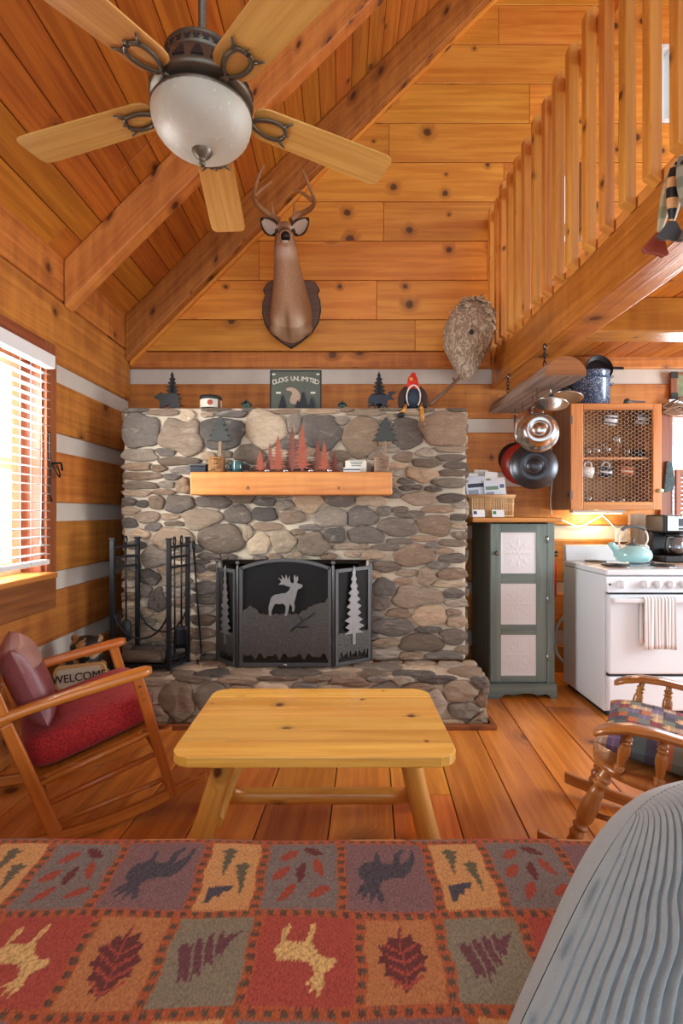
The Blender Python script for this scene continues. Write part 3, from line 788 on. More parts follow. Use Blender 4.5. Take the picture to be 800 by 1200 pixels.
def firelog(label, p0, p1, r, c):
    b = MB(); p0 = V(p0); p1 = V(p1); rr = random.Random(int(r*10000)); a = (p1-p0).normalized(); u = a.cross(V((0,0,1))); w = u.cross(a)
    prof = [1+.08*rr.uniform(-1,1) for _ in range(10)]
    rows = [[p0.lerp(p1, t)+(u*math.cos(2*PI*k/10)+w*math.sin(2*PI*k/10))*r*prof[k] for k in range(10)] for t in (0,.3,.6,1)]
    b.grid(rows, col(*c), 0, True, True, True); o = b.build('firewood_log', m_stone); tag(o, label, 'log', 'logs on the rack'); return o
firelog('split log with pale cut face lying at the back of the log rack tray', (-1.31,3.215,.392), (-1.06,3.21,.392), .042, (70,58,48))
firelog('brown bark log lying at the front of the log rack tray', (-1.33,3.13,.388), (-1.09,3.125,.388), .038, (96,74,52))

# ================================================================== DECORATION ON THE CHIMNEY
T1 = FZT+.004; T2 = 1.517
def deco_xy(px, d): return (px-400)/600*d
def bear_shape(s): return [(x*s, z*s) for x, z in [(-.5,0),(-.3,0),(-.26,.16),(-.1,.18),(.0,.0),(.2,0),(.22,.1),(.3,0),(.5,0),(.48,.25),(.46,.5),(.36,.66),(.1,.72),(-.2,.70),(-.34,.72),(-.44,.80),(-.5,.74),(-.62,.68),(-.78,.6),(-.74,.5),(-.56,.44),(-.5,.3)]]
def moose_shape(s): return [(x*s, z*s) for x, z in [(-.6,0),(-.52,0),(-.5,.2),(-.44,.32),(-.3,.3),(-.28,.1),(-.32,0),(-.2,0),(-.18,.28),(.12,.3),(.14,.1),(.1,0),(.22,0),(.24,.26),(.32,.12),(.42,0),(.5,.02),(.38,.2),(.4,.4),(.5,.5),(.62,.52),(.76,.5),(.78,.58),(.66,.68),(.7,.8),(.86,.86),(.9,1.0),(.72,.96),(.6,.98),(.48,.9),(.46,.76),(.3,.72),(.1,.8),(-.2,.72),(-.5,.74),(-.62,.55),(-.6,.3)]]
def cut_metal(name, label, px, d, kind):
    x = deco_xy(px, d); t = empty(name, (x, d, T1), label, 'figurine', 'black metal candle holders on the chimney')
    b = MB(); b.lathe([(.055,0),(.055,.008)], (x, d, T1), 16); b.build('base', m_blackm, t)
    b = MB(); b.prism(tree2(.165, .262, 9, .1, .42, 5), .004, mat4((x, d+.012, T1+.006))); b.prism(tree2(.13, .25, 9, .1, .42, 6), .004, mat4((x, d+.012, T1+.006), rz=90)); b.build('tree_cutout', m_blackm, t)
    b = MB(); s = .125 if kind == 'bear' else .15
    b.prism(bear_shape(.15) if kind == 'bear' else moose_shape(.125), .005, mat4((x, d-.035, T1+.003), rz=-12 if kind == 'bear' else 8)); b.build(kind+'_cutout', m_blackm if kind == 'bear' else m_darksteel, t, bev=.001)
m_darksteel = plain('dark_steel', (52,56,62), .4, .5)
cut_metal('bear_candle_holder', 'black cut-metal bear and pine tree figure on the chimney top at left', 201, 3.46, 'bear')
cut_metal('moose_candle_holder', 'black cut-metal moose and pine tree figure beside the red-headed doll', 444, 3.46, 'moose')
# candle tin
x = deco_xy(247, 3.46); tn = empty('candle_tin', (x, 3.46, T1), 'squat tin with a cream label and black lid on the chimney top', 'tin')
b = MB(); b.lathe([(.07,0),(.072,.004),(.072,.012),(.0715,.012)], (x,3.46,T1), 28, c=col(40,34,30)); b.lathe([(.0715,.012),(.0715,.07)], (x,3.46,T1), 28, cap0=False, cap1=False, cf=lambda i, j: col(224,214,194) if 16 <= j <= 24 else (col(120,84,60) if j % 3 else col(226,214,190))); b.build('body', m_satin, tn)
b = MB(); b.lathe([(.074,.068),(.075,.072),(.075,.088),(.07,.094),(.02,.095)], (x,3.46,T1), 28); b.build('lid', m_blackm, tn)
b = MB(); b.lathe([(.018,0),(.012,.001)], (x+.012,3.46-.0725,T1+.042), 14, m=Euler((R(90),0,0)).to_matrix(), c=col(170,70,50)); b.build('label_emblem', m_satin, tn)
def birdhouse(px, d, s, label):
    x = deco_xy(px, d); t = empty('toy_birdhouse', (x, d, T1), label, 'ornament', 'tiny green houses on the chimney')
    b = MB(); b.box((x-.025*s,d-.02,T1),(x+.025*s,d+.02,T1+.04*s)); b.build('house_body', m_greenp, t, bev=.002)
    b = MB(); b.prism([(-.036*s,.034*s),(0,.062*s),(.036*s,.034*s),(.032*s,.028*s),(0,.05*s),(-.032*s,.028*s)], .056, mat4((x,d,T1+.004))); b.build('roof', m_greenk, t)
    b = MB(); b.lathe([(.006,0),(.006,.003)], (x,d-.02,T1+.022*s), 10, m=Euler((R(90),0,0)).to_matrix()); b.build('entry_hole', m_blackm, t)
m_greenp = plain('dark_green_paint', (40,84,66), .5); m_greenk = plain('green_black', (30,46,42), .5)
birdhouse(289, 3.44, 1.0, 'tiny green wooden birdhouse between the candle tin and the dark sign')
birdhouse(401, 3.44, .85, 'tiny low green wooden house to the right of the dark sign')
# sign
d = 3.5; xa, xb = deco_xy(316, d), deco_xy(376.5, d); xm = (xa+xb)/2; W = xb-xa; H = .29
sg = empty('tin_sign', (xm, d, T1), 'dark grey-green sign reading DUCKS UNLIMITED leaning on the wall above the chimney', 'sign')
ms_ = mat4((xm, d, T1), rx=-5)
m_signbg = plain('sign_face', (88,94,82), .55, var=.25, nsc=12); m_cream = plain('cream_paint', (226,222,206), .6); m_tan = plain('tan_paint', (176,152,130), .6, var=.3, nsc=50)
b = MB(); b.prism(rrect(W, H, .006, 2, 0, H/2), .01, ms_); b.build('sign_panel', m_signbg, sg, bev=.002)
b = MB()
for lo, hi in (((-W/2,-.008,0),(-W/2+.008,-.004,H)), ((W/2-.008,-.008,0),(W/2,-.004,H)), ((-W/2,-.008,H-.008),(W/2,-.004,H)), ((-W/2,-.008,0),(W/2,-.004,.008))): b.box(lo, hi, m=ms_)
b.build('sign_border', m_blackm, sg)
b = MB(); word = 'DUCKS UNLIMITED'; span = .285
for i, chh in enumerate(word):
    if chh == ' ': continue
    u = (i-(len(word)-1)/2)/(len(word)-1); a = -u*18
    b.text(chh, .046, ms_ @ mat4((u*span, -.0065, .217-.10*u*u*1.0), ry=-a), .002)
b.build('lettering', m_cream, sg)
b = MB(); b.prism([(x*.11-.0, .055+z*.11) for x, z in [(-.3,.0),(.1,-.05),(.45,.1),(.6,.3),(.35,.45),(.2,.75),(.0,.95),(-.3,1.05),(-.52,1.0),(-.62,.9),(-.5,.82),(-.3,.8),(-.2,.65),(-.3,.45),(-.38,.2)]], .003, ms_ @ mat4((.0,-.0065,0))); b.build('bird_picture', m_tan, sg)
b = MB()
for x, w, h, s in ((-.09,.07,.11,1), (.05,.085,.13,2), (.11,.06,.095,3), (.015,.05,.07,4)): b.prism(tree2(w, h, 6, .1, .6, s), .003, ms_ @ mat4((x,-.009-.001*s,.008)))
b.build('painted_trees', m_darksteel, sg)
b = MB()
for sx in (-1, 1): b.prism([(0,0),(.02,.006),(.03,.0),(.02,-.008)], .002, ms_ @ mat4((sx*.135,-.0065,.262), rz=0 if sx > 0 else 180)); b.box((sx*.118-.016,-.0075,.125),(sx*.118+.016,-.0055,.137), m=ms_)
b.build('corner_marks', m_cream, sg)
# doll with a red head
d = 3.375; x = deco_xy(484, d); dl = empty('rooster_doll', (x, d+.03, T1), 'sitting bird doll with a red head, dark wings and dangling wooden legs', 'doll')
m_red = plain('red_felt', (206,44,30), .7, var=.15); m_plaid = vcol('doll_plaid', .8, 60, .3); m_yel = plain('yellow_felt', (226,170,60), .6)
b = MB(); b.ell((x, d+.03, T1+.075), (.062,.05,.085), 18, 12, f=lambda th, ph: 1-.12*max(0, math.sin(th)), cf=lambda i, j: col(44,56,72)); b.build('belly', m_plaid, dl)
b = MB(); b.ell((x, d+.025, T1+.185), (.036,.036,.04)); b.ell((x, d+.022, T1+.15), (.042,.036,.03)); b.ell((x+.004, d+.03, T1+.222), (.02,.026,.022)); b.ell((x-.02, d+.02, T1+.146), (.022,.03,.035)); b.ell((x+.022, d+.02, T1+.146), (.022,.03,.035))
fh = fused(b, .007, lambda p: col(206,44,30), 3); fh.build('head', m_red, dl)
b = MB(); b.lathe([(.013,0),(.010,.012),(.001,.032)], (x-.014, d-.008, T1+.188), 10, m=Euler((R(90),0,0)).to_matrix()); b.build('beak', m_yel, dl)
for sx in (-1, 1):
    b = MB(); b.ell((x+sx*.034, d-.0, T1+.2), (.004,.004,.004)) if False else None
    b = MB(); cf = lambda i, j: col(52,34,32) if (i+j) % 3 else col(110,48,40)
    b.tube(spline([(x+sx*.04,d+.03,T1+.135), (x+sx*.07,d+.02,T1+.09), (x+sx*.08,d+.0,T1+.03), (x+sx*.07-.0,d-.03,T1-.0)]), [.03,.031,.032,.033,.034,.034,.033,.032,.031,.03,.029,.028,.027,.026,.025,.024,.023,.022,.02], 12, flat=.7, c=col(58,40,38)); b.build('wing', m_plaid, dl)
    b = MB(); tr_ = [(x+sx*.045*math.cos(a), d-.014-.008*math.sin(a*1), T1+.07+.075*math.sin(a)) for a in [PI*(-.35+1.1*i/14)/1.5 for i in range(15)]]
    for p in tr_[::1]: b.ell(p, (.006,.006,.006), 8, 6)
    b.build('fur_trim', m_cream, dl)
for nm, pts in (('leg', [(x-.055,d-.025,T1+.0), (x-.075,d-.05,T1-.04)]), ('leg', [(x+.05,d-.05,T1-.02), (x+.055,d-.052,T1-.1)])):
    b = MB(); b.tube([V(pts[0]), V(pts[1])], .013, 10); b.tube([V(pts[0])+V((0,.02,.02)), V(pts[0])], .011, 8); o = b.build(nm, m_logpole, dl)
    f = MB(); p = V(pts[1]); f.ell(p+V((-.012 if p.x < x else 0,-.012,-.018)), (.026,.036,.017) if p.x < x else (.02,.034,.012)); f.build('shoe', m_blackm if p.x < x else m_grey, o)
# ---- mantel shelf things
def block_tree(px, label, bc):
    d = 3.225; x = deco_xy(px, d); t = empty('wooden_tree_ornament', (x, d, T2), label, 'ornament', 'carved trees on wooden blocks on the mantel')
    b = MB(); rows = [[V((x+sx*.046, d+sy_*.036, T2+.002+.096*i/6)) for sx, sy_ in ((-1,-1),(1,-1),(1,1),(-1,1))] for i in range(7)]
    b.box((x-.046,d-.034,T2+.001),(x+.046,d+.034,T2+.1)); b.build('block', bc, t, bev=.008)
    b = MB()
    for i in range(8): b.tube([(x-.04+.08*((i*37) % 10)/10, d-.035, T2+.012+.01*i), (x-.02+.05*((i*53) % 10)/10, d-.042, T2+.02+.009*i), (x+.0+.04*((i*29) % 10)/10, d-.035, T2+.015+.01*i)], .003, 5)
    b.build('twig_weave', bc, t)
    b = MB(); b.bar((x+.018,d+.004,T2+.1),(x+.022,d+.004,T2+.215), .026, .02); b.build('trunk', m_grey, t, bev=.003)
    b = MB(); tz = [(-.08,.203),(-.045,.236),(-.066,.234),(-.032,.268),(-.052,.267),(-.02,.3),(-.036,.3),(-.008,.335),(0.0,.345),(.014,.35),(.022,.33),(.038,.302),(.02,.3),(.055,.27),(.032,.268),(.07,.236),(.046,.236),(.08,.203),(.03,.198),(-.03,.198)]
    b.prism([(xx+.02, z) for xx, z in tz], .03, mat4((x,d,T2))); b.build('tree_top', m_treeg, t, bev=.006)
    return t
m_treeg = plain('dark_grey_green', (62,66,62), .7, var=.25); m_wovenb = wood('woven_block', (186,138,84), (120,78,40), grain=60, kdens=0, rough=.8, bump=.6)
block_tree(254, 'dark pine tree carving on a woven-looking block at the left end of the mantel', m_wovenb)
block_tree(447, 'grey pine tree carving on a plain block at the right end of the mantel', m_grey)
x = deco_xy(233, 3.22); b = MB(); bx = empty('trinket_box', (x, 3.22, T2), 'small dark patterned box at the very left end of the mantel', 'box')
b.box((x-.05,3.19,T2+.001),(x+.05,3.25,T2+.04)); b.build('box_body', m_darksteel, bx, bev=.004)
b = MB(); b.box((x-.053,3.187,T2+.041),(x+.053,3.253,T2+.056)); b.build('lid', m_screen, bx, bev=.004)
x = deco_xy(278, 3.22); mg = empty('teal_mug', (x, 3.22, T2), 'small dark teal glazed cup on the mantel beside the left tree carving', 'cup')
m_teal = plain('teal_glaze', (34,78,78), .15, var=.45, nsc=45, coat=.5)
b = MB(); b.lathe([(.026,.001),(.031,.004),(.034,.03),(.033,.068),(.0345,.071),(.031,.071),(.03,.06),(.028,.012),(.0,.011)], (x,3.22,T2), 20, cap0=True, cap1=False); b.build('cup_body', m_teal, mg)
b = MB(); b.tube([(x-.031,3.22,T2+.055),(x-.05,3.215,T2+.05),(x-.052,3.215,T2+.03),(x-.032,3.22,T2+.018)], .005, 7); b.build('handle', m_teal, mg)
# copper trees
m_copper = plain('copper_rust', (168,90,66), .5, .45, var=.25, nsc=40); m_copperd = plain('dark_copper', (112,62,50), .5, .45, var=.25, nsc=40)
x = deco_xy(349, 3.22); ct = empty('copper_tree_row', (x, 3.22, T2), 'row of cut copper pine trees on a long dark base on the mantel', 'ornament')
b = MB(); b.box((deco_xy(301,3.22),3.2,T2+.001),(deco_xy(398,3.22),3.245,T2+.012)); b.build('base', m_copperd, ct, bev=.003)
for i, (px, py, back) in enumerate(((305,526,0),(316,518,1),(326,509,0),(342,497,1),(354,495,0),(372,512,1),(380,516,0),(392,527,1))):
    h = (551-py)/600*3.22; xx = deco_xy(px, 3.22); b = MB()
    b.prism(tree2(.055+.24*h, h, 12, .06, .34, i), .003, mat4((xx, 3.208 if not back else 3.234, T2+.01), rz=(-14 if i % 2 else 12))); b.build('copper_tree', m_copperd if back else m_copper, ct)
for i, (px, tl) in enumerate(((313,'leftmost'),(335,'second from left'),(364,'third from left'),(386,'rightmost'))):
    xx = deco_xy(px, 3.18); t = empty('tealight', (xx, 3.175, T2), 'white tealight in front of the copper trees, %s of the four' % tl, 'candle', 'tealights in front of the copper trees')
    b = MB(); b.lathe([(.017,.001),(.0175,.013),(.016,.014)], (xx,3.175,T2), 14); b.build('tin_cup', m_chrome, t)
    b = MB(); b.lathe([(.0155,.012),(.003,.0125)], (xx,3.175,T2), 14); b.tube([(xx,3.175,T2+.012),(xx,3.175,T2+.02)], .001, 5); b.build('wax', m_whitep, t)
x = deco_xy(416, 3.215); cb = empty('card_stack', (x, 3.215, T2), 'cream printed card standing behind a small stack of white cards on the mantel', 'card')
b = MB(); b.box((x-.062,3.235,T2+.001),(x+.072,3.24,T2+.078), m=None); b.build('standing_card', m_cream, cb)
b = MB()
for i in range(5): b.box((x-.074,3.185,T2+.001+i*.006),(x+.03,3.232,T2+.006+i*.006), c=None)
b.build('card_pile', m_whitep, cb)
b = MB(); b.box((x-.0745,3.1835,T2+.014),(x+.0305,3.186,T2+.021)); 
for i in range(3): b.box((x-.03+.004*i,3.2335,T2+.066-.011*i),(x+.05-.006*i,3.2345,T2+.070-.011*i))
b.build('print', m_darksteel, cb)
# ================================================================== COFFEE TABLE
ct_ = empty('coffee_table', (-.085, 2.0, 0), 'varnished pine coffee table with rounded corners on log legs', 'table')
tx0, tx1, ty0, ty1, tz = -.565, .385, 1.66, 2.31, .475
n = 6; w = (ty1-ty0)/n; rr = .075
def top_outline(y0, y1):
    """strip of the rounded rectangle between two depths"""
    L, Rg = [], []
    for i in range(9):
        y = y0+(y1-y0)*i/8; q = 0
        for e in (ty0, ty1):
            dd = abs(y-e)
            if dd < rr: q = rr-math.sqrt(max(0, rr*rr-(rr-dd)**2))
        # the corners nearest the camera are clipped a little more squarely
        L.append((tx0+q, y)); Rg.append((tx1-q, y))
    return L + Rg[::-1]
for i in range(n):
    y0, y1 = ty0+i*w+.0012, ty0+(i+1)*w-.0012; b = MB(); o = top_outline(y0, y1)
    b.prism(o, .036, M(((1,0,0,0),(0,0,1,0),(0,1,0,tz-.018),(0,0,0,1)))); 
    b.build('top_board', m_table, ct_, bev=.004)
b = MB(); b.box((-.46,1.75,tz-.085),(-.41,2.22,tz-.0365), axis=1); b.box((.23,1.75,tz-.085),(.28,2.22,tz-.0365), axis=1); b.build('cleat', m_logpole, ct_, bev=.01)
def pole(b, p0, p1, r0, r1, seed):
    r = random.Random(seed); p0 = V(p0); p1 = V(p1); pts = [p0.lerp(p1, i/10) for i in range(11)]
    b.tube(pts, [r0+(r1-r0)*i/10+r.uniform(-.0015,.0015) for i in range(11)], 14)
for i, (x, y, sx, sy_) in enumerate(((-.40,1.80,-1,-1), (.235,1.80,1,-1), (-.40,2.17,-1,1), (.235,2.17,1,1))):
    b = MB(); pole(b, (x, y, tz-.05), (x+sx*(.13 if sx < 0 else .1), y+sy_*.04, .0), .036, .042, i); b.build('leg', m_logpole, ct_)
b = MB(); pole(b, (-.43,1.985,.17), (.27,1.985,.17), .03, .03, 9); b.build('stretcher', m_logpole, ct_)
for x in (-.44, .275):
    b = MB(); pole(b, (x,1.79,.19), (x,2.18,.19), .024, .024, 10); b.build('side_rail', m_logpole, ct_)

# ================================================================== SOFA, THROW, CORDUROY CUSHION
SZ = .425
so = empty('sofa', (0, .85, 0), 'sofa seat under the patterned throw in the foreground', 'sofa')
m_sofa = plain('sofa_cloth', (120,92,70), .9, var=.15, bump=.4, bsc=200)
b = MB(); b.box((-1.35,.3,.12),(1.0,1.29,.27), axis=0); b.build('sofa_base', m_sofa, so, bev=.03)
b = MB(); b.box((-1.35,.3,.275),(1.0,1.31,SZ-.012), axis=0); b.build('seat_cushion', m_sofa, so, bev=.055, seg=5)
for x in (-1.28, .93):
    for y in (.4, 1.2): b = MB(); b.lathe([(.03,0),(.036,.12)], (x,y,0), 12); b.build('foot', m_rock, so)
# ---- woven throw: squares of animals, leaves and trees
def inpoly(px, py, poly):
    n = len(poly); ins = np.zeros(px.shape, bool); j = n-1
    for i in range(n):
        xi, yi = poly[i]; xj, yj = poly[j]
        c = ((yi > py) != (yj > py)) & (px < (xj-xi)*(py-yi)/((yj-yi) or 1e-9)+xi); ins ^= c; j = i
    return ins
def lin(c): return np.array(col(*c)[:3])
RED, TAN, GRN, PUR, GRY = (160,66,58), (196,146,92), (124,122,104), (118,92,96), (112,108,106)
ORG, DBL, CRM, MAR = (168,84,50), (50,64,80), (216,180,116), (88,38,46)
def leaf_poly(cx, cy, L, W, ang, lob=4):
    pts = []; ca, sa = math.cos(ang), math.sin(ang)
    side = []
    for i in range(lob*2+1):
        t = i/(lob*2); ww = W*math.sin(PI*min(1, t*.95+.05))**.8*(1 if i % 2 else .62); side.append((t*L-L/2, ww))
    o = side+[(x, -y) for x, y in side[::-1]]
    return [(cx+x*ca-y*sa, cy+x*sa+y*ca) for x, y in o]
MOOSE = [(.12,.42),(.2,.32),(.33,.28),(.35,.1),(.40,.1),(.42,.3),(.6,.34),(.64,.14),(.78,.02),(.81,.06),(.72,.18),(.72,.34),(.86,.2),(.92,.04),(.96,.06),(.92,.3),(.86,.46),(.74,.55),(.55,.58),(.42,.62),(.34,.72),(.42,.9),(.36,.96),(.3,.82),(.24,.96),(.2,.8),(.1,.94),(.12,.78),(.02,.86),(.08,.7),(.18,.66),(.1,.56)]
DEER = [(.12,.42),(.2,.34),(.18,.12),(.24,.04),(.27,.1),(.25,.3),(.42,.33),(.5,.28),(.52,.06),(.57,.02),(.59,.1),(.57,.3),(.64,.44),(.74,.52),(.84,.5),(.88,.56),(.76,.66),(.7,.72),(.74,.84),(.68,.98),(.66,.86),(.58,.96),(.6,.82),(.5,.86),(.6,.74),(.58,.62),(.46,.56),(.28,.56),(.16,.56)]
def dtree(cx, cy, w, h, n=5):
    o = [(cx, cy+h/2)]
    L, Rr = [], []
    for i in range(n):
        y0 = cy+h/2-h*(i+.9)/n*.92; ww = w/2*(i+1)/n
        L.append((cx-ww, y0)); L.append((cx-ww*.5, y0-.01))
        Rr.append((cx+ww, y0)); Rr.append((cx+ww*.5, y0-.01))
    return o+Rr+[(cx+w*.06, cy-h/2), (cx-w*.06, cy-h/2)]+L[::-1]
def motif(kind, u, v):
    """u,v in 0..1 with v down as seen; returns list of (mask, colour)"""
    o = []
    if kind == 'moose': o.append((inpoly(u, v, MOOSE), DBL if True else 0))
    elif kind == 'deer': o.append((inpoly(u, v, DEER), CRM))
    elif kind == 'leaf':
        L = [(.5,.04),(.53,.2),(.68,.14),(.72,.26),(.86,.3),(.8,.42),(.9,.5),(.78,.58),(.82,.7),(.66,.72),(.62,.86),(.5,.96),(.42,.86),(.32,.88),(.3,.74),(.16,.74),(.2,.6),(.08,.56),(.2,.44),(.12,.34),(.28,.3),(.3,.18),(.44,.22),(.47,.04)]
        o.append((inpoly(u, v, L), MAR))
        for k in range(4):
            y = .32+.15*k
            for s in (-1, 1): o.append((inpoly(u, v, [(.5,y+.1),(.5+s*.26,y-.04),(.5+s*.27,y),(.5,y+.14)]), RED))
        o.append((np.abs(u-.5) < .016, RED) if False else (inpoly(u, v, [(.485,.02),(.515,.02),(.51,.9),(.49,.9)]), RED))
    elif kind == 'leaves':
        for i, (cx, cy, a, c) in enumerate(((.28,.2,2.6,RED),(.66,.14,.4,MAR),(.2,.5,2.5,RED),(.5,.5,1.8,PUR),(.76,.42,1.1,RED),(.3,.8,2.2,RED),(.76,.78,2.7,RED))):
            o.append((inpoly(u, v, leaf_poly(cx, cy, .32, .085, a)), (150,62,46) if c == RED else MAR))
    elif kind == 'trees':
        o.append((inpoly(u, v, dtree(.36,.3,.38,.46)), (84,88,70))); o.append((inpoly(u, v, dtree(.74,.56,.34,.5)), (84,88,70)))
        o.append((inpoly(u, v, [(.1,.68),(.6,.66),(.5,.76),(.42,.74),(.36,.84),(.28,.8),(.22,.92),(.12,.9)]), DBL))
    elif kind == 'tilt':
        T = [(.08,.34),(.2,.28),(.22,.36),(.36,.22),(.4,.3),(.52,.16),(.56,.28),(.66,.14),(.7,.24),(.96,.14),(.84,.3),(.74,.5),(.68,.46),(.62,.62),(.54,.58),(.5,.74),(.4,.7),(.38,.84),(.24,.74),(.2,.82),(.14,.62)]
        o.append((inpoly(u, v, T), (92,56,70)))
        for k in (.26,.42,.58): o.append((inpoly(u, v, [(k,.2),(k+.035,.2),(k+.11,.8),(k+.075,.8)]), GRN))
    elif kind == 'bluebird': o.append((inpoly(u, v, [(.1,.6),(.3,.4),(.5,.3),(.8,.35),(.95,.5),(.7,.8),(.4,.85)]), DBL))
    return o
PER = .535
ROWA = [(.0,.185,'leaves',GRY), (.185,.395,'moose',PUR), (.395,PER,'trees',TAN)]
ROWB = [(.0,.205,'deer',RED), (.205,.365,'leaf',(176,116,72)), (.365,PER,'tilt',GRN)]
ROWC = [(.0,.15,'leaves',GRY), (.15,.375,'bluebird',RED), (.375,PER,'bluebird',TAN)]
ROWH = [.62, .84, 1.052, 1.288, 1.50]; ROWT = [(ROWA,-.185), (ROWB,-.173), (ROWA,-.185), (ROWC,-.36), (ROWB,-.2)]
def throw_colors(S, X):
    """S distance along the cloth (depth), X across"""
    out = np.zeros(S.shape+(3,)); out[:] = lin(ORG)
    bw = .011
    for k, (row, off) in enumerate(ROWT):
        if k+1 >= len(ROWH)+0: break
        s0, s1 = ROWH[k], ROWH[k+1]; inr = (S >= s0) & (S < s1)
        q = np.mod(X-off, PER)
        for a, b_, kind, c in row:
            mk = inr & (q >= a) & (q < b_)
            u = (q-a-bw)/(b_-a-2*bw); v = 1-(S-s0-bw)/(s1-s0-2*bw)
            ins = mk & (u > 0) & (u < 1) & (v > 0) & (v < 1)
            out[ins] = lin(c)
            sc_ = .86 if kind in ('moose','deer','tilt','leaf') else .95; u2, v2 = (u-.5)/sc_+.5, (v-.5)/sc_+.5
            for m_, cc in motif(kind, u2, v2): out[ins & m_] = lin(cc)
            if kind in ('moose','deer'):
                hb = np.zeros(S.shape, bool)
                for m_, cc in motif(kind, u2, v2): hb |= m_
                out[ins & hb & (np.mod(u2*9+v2*5+.6*np.sin(v2*14), 1) < .22)] *= .62
            edge = mk & ~ins
            chk = (np.mod(np.where((v <= 0) | (v >= 1), X, S), .026) < .013)
            mid = (np.abs(np.where((v <= 0) | (v >= 1), np.minimum(np.abs(S-s0), np.abs(S-s1)), np.minimum(np.abs(q-a), np.abs(q-b_)))) < .0075)
            out[edge & chk & mid] = lin((84,52,48) if kind in ('deer','moose') else (76,72,58))
    mean = np.array(col(134,98,76)[:3]); out = out*.80+mean*.19
    return out
st_ = .0034
Ls = np.arange(.5, 1.62, st_); Xs = np.arange(-1.2, .985, st_)
prof = []
for s in Ls:
    f = 1.262
    if s < f: prof.append((s, SZ-.0015))
    else:
        r_ = .105; a = (s-f)/r_
        if a < 1.35: prof.append((f+r_*math.sin(a), SZ-.0015-r_*(1-math.cos(a))))
        else: e = s-f-1.35*r_; prof.append((f+r_*math.sin(1.35)+e*math.cos(1.35), SZ-.0015-r_*(1-math.cos(1.35))-e*math.sin(1.35)))
S, X = np.meshgrid(Ls, Xs, indexing='ij')
pr = np.array(prof)
Yg = np.repeat(pr[:,0][:,None], len(Xs), 1); Zg = np.repeat(pr[:,1][:,None], len(Xs), 1)
bump = .004*np.sin(X*7+S*3)+.003*np.sin(X*15-S*9)+.0025*np.sin(S*22+X*4)
Zg = Zg+.012+bump*np.clip((1.4-S)/.2, 0, 1); 
vs_ = np.stack([X+.004*np.sin(S*8), Yg+.004*np.sin(X*6)+.012, Zg], -1).reshape(-1, 3)
nr, nc = S.shape; ii = np.arange(nr*nc).reshape(nr, nc)
fc = np.stack([ii[:-1,:-1], ii[:-1,1:], ii[1:,1:], ii[1:,:-1]], -1).reshape(-1, 4)
wob = .0018*np.sin(X*900)+.0015*np.sin(S*700)
cc = throw_colors(S+wob, X+.0025*np.sin(S*60)).reshape(-1, 3)
me = bpy.data.meshes.new('patterned_throw'); me.vertices.add(len(vs_)); me.vertices.foreach_set('co', (vs_-np.array((0,.9,.3))).astype(np.float32).ravel())
me.loops.add(len(fc)*4); me.loops.foreach_set('vertex_index', fc.ravel().astype(np.int32)); me.polygons.add(len(fc)); me.polygons.foreach_set('loop_start', np.arange(0, len(fc)*4, 4, dtype=np.int32))
me.update(calc_edges=True); me.polygons.foreach_set('use_smooth', np.ones(len(fc), bool))
ca = me.attributes.new('col', 'FLOAT_COLOR', 'POINT'); ca.data.foreach_set('color', np.concatenate([cc, np.ones((len(cc), 1))], 1).astype(np.float32).ravel())
th = bpy.data.objects.new('patterned_throw', me); C.objects.link(th); th.location = (0,.9,.3)
t = NT('woven_throw'); o_ = t.obj(); n1 = t.noise(o_, 260, 3); n2 = t.noise(o_, 60, 3)
mp = t.new('ShaderNodeMapping'); mp.inputs['Scale'].default_value = (330, 160, 200); t.lk(o_, mp.inputs[0]); n3 = t.noise(mp.outputs[0], 1.0, 2)
k = t.math('MULTIPLY_ADD', n3, 1.5, .24); k = t.math('ADD', k, t.math('MULTIPLY', n2, .12))
hs = t.new('ShaderNodeHueSaturation'); t.lk(t.attr('col').outputs['Color'], hs.inputs['Color']); t.lk(k, hs.inputs['Value']); t.setc(hs.outputs[0])
t.p(Roughness=.95, Specular_IOR_Level=.15); t.bump(n3, .5, .002); me.materials.append(t.m)
tag(th, 'woven throw with squares of moose, deer, leaves and trees spread over the sofa', 'throw')
# ---- corduroy cushion
def cushion(a, b_, c, nx, ny, e=2.4, rib=0, ribn=0, fold=None):
    """puffy cushion in local x (width), z (height), y thickness; both faces"""
    rows = []
    for j in range(ny):
        ph = 2*PI*j/ny
    return None
cd_ = MB(); NU, NV = 1100, 120
cen = V((.765,.83,.62)); rotc = Euler((R(-22), R(-5), R(8))).to_matrix()
rows = []
for j in range(0):
    vv = -1+2*j/NV; row = []
    for i in range(NU):
        a = 2*PI*i/NU; ca_, sa_ = math.cos(a), math.sin(a)
        # width/thickness section, height profile
        sx = abs(ca_)**.8*(1 if ca_ > 0 else -1); sy_ = abs(sa_)**.9*(1 if sa_ > 0 else -1)
        hw = max(0, 1-abs(vv)**3.2)**(1/2.4)
        x_ = .43*sx*hw; y_ = .17*sy_*hw**1.3; z_ = .2*vv*(1-.12*sx*sx)
        # ribs run from top to bottom, drifting sideways
        rb = x_*hw**-.35 if hw > .02 else x_
        phs = 2*PI*(x_/.0175) + 1.0*math.sin(z_*16+x_*5) + 2.2*math.sin(z_*5.0+1)
        am = .0062*min(1, hw*2.2)
        dsp = am*(math.sqrt(abs(.5+.5*math.cos(phs)))*2-1)
        fold = -.022*math.exp(-((z_-.1-.12*x_)/.022)**2)*(1 if sa_ < 0 else .2)*min(1, max(0, (x_+.36)*4))
        y_ += (dsp+0)*(-1 if sa_ < 0 else 1) - (fold if sa_ < 0 else 0)
        z_ += dsp*(vv**5)*1.2
        row.append(rotc @ V((x_, y_, z_)) + cen)
    rows.append(row)
rows = []; HWx, HHz, TT = .47, .215, .165
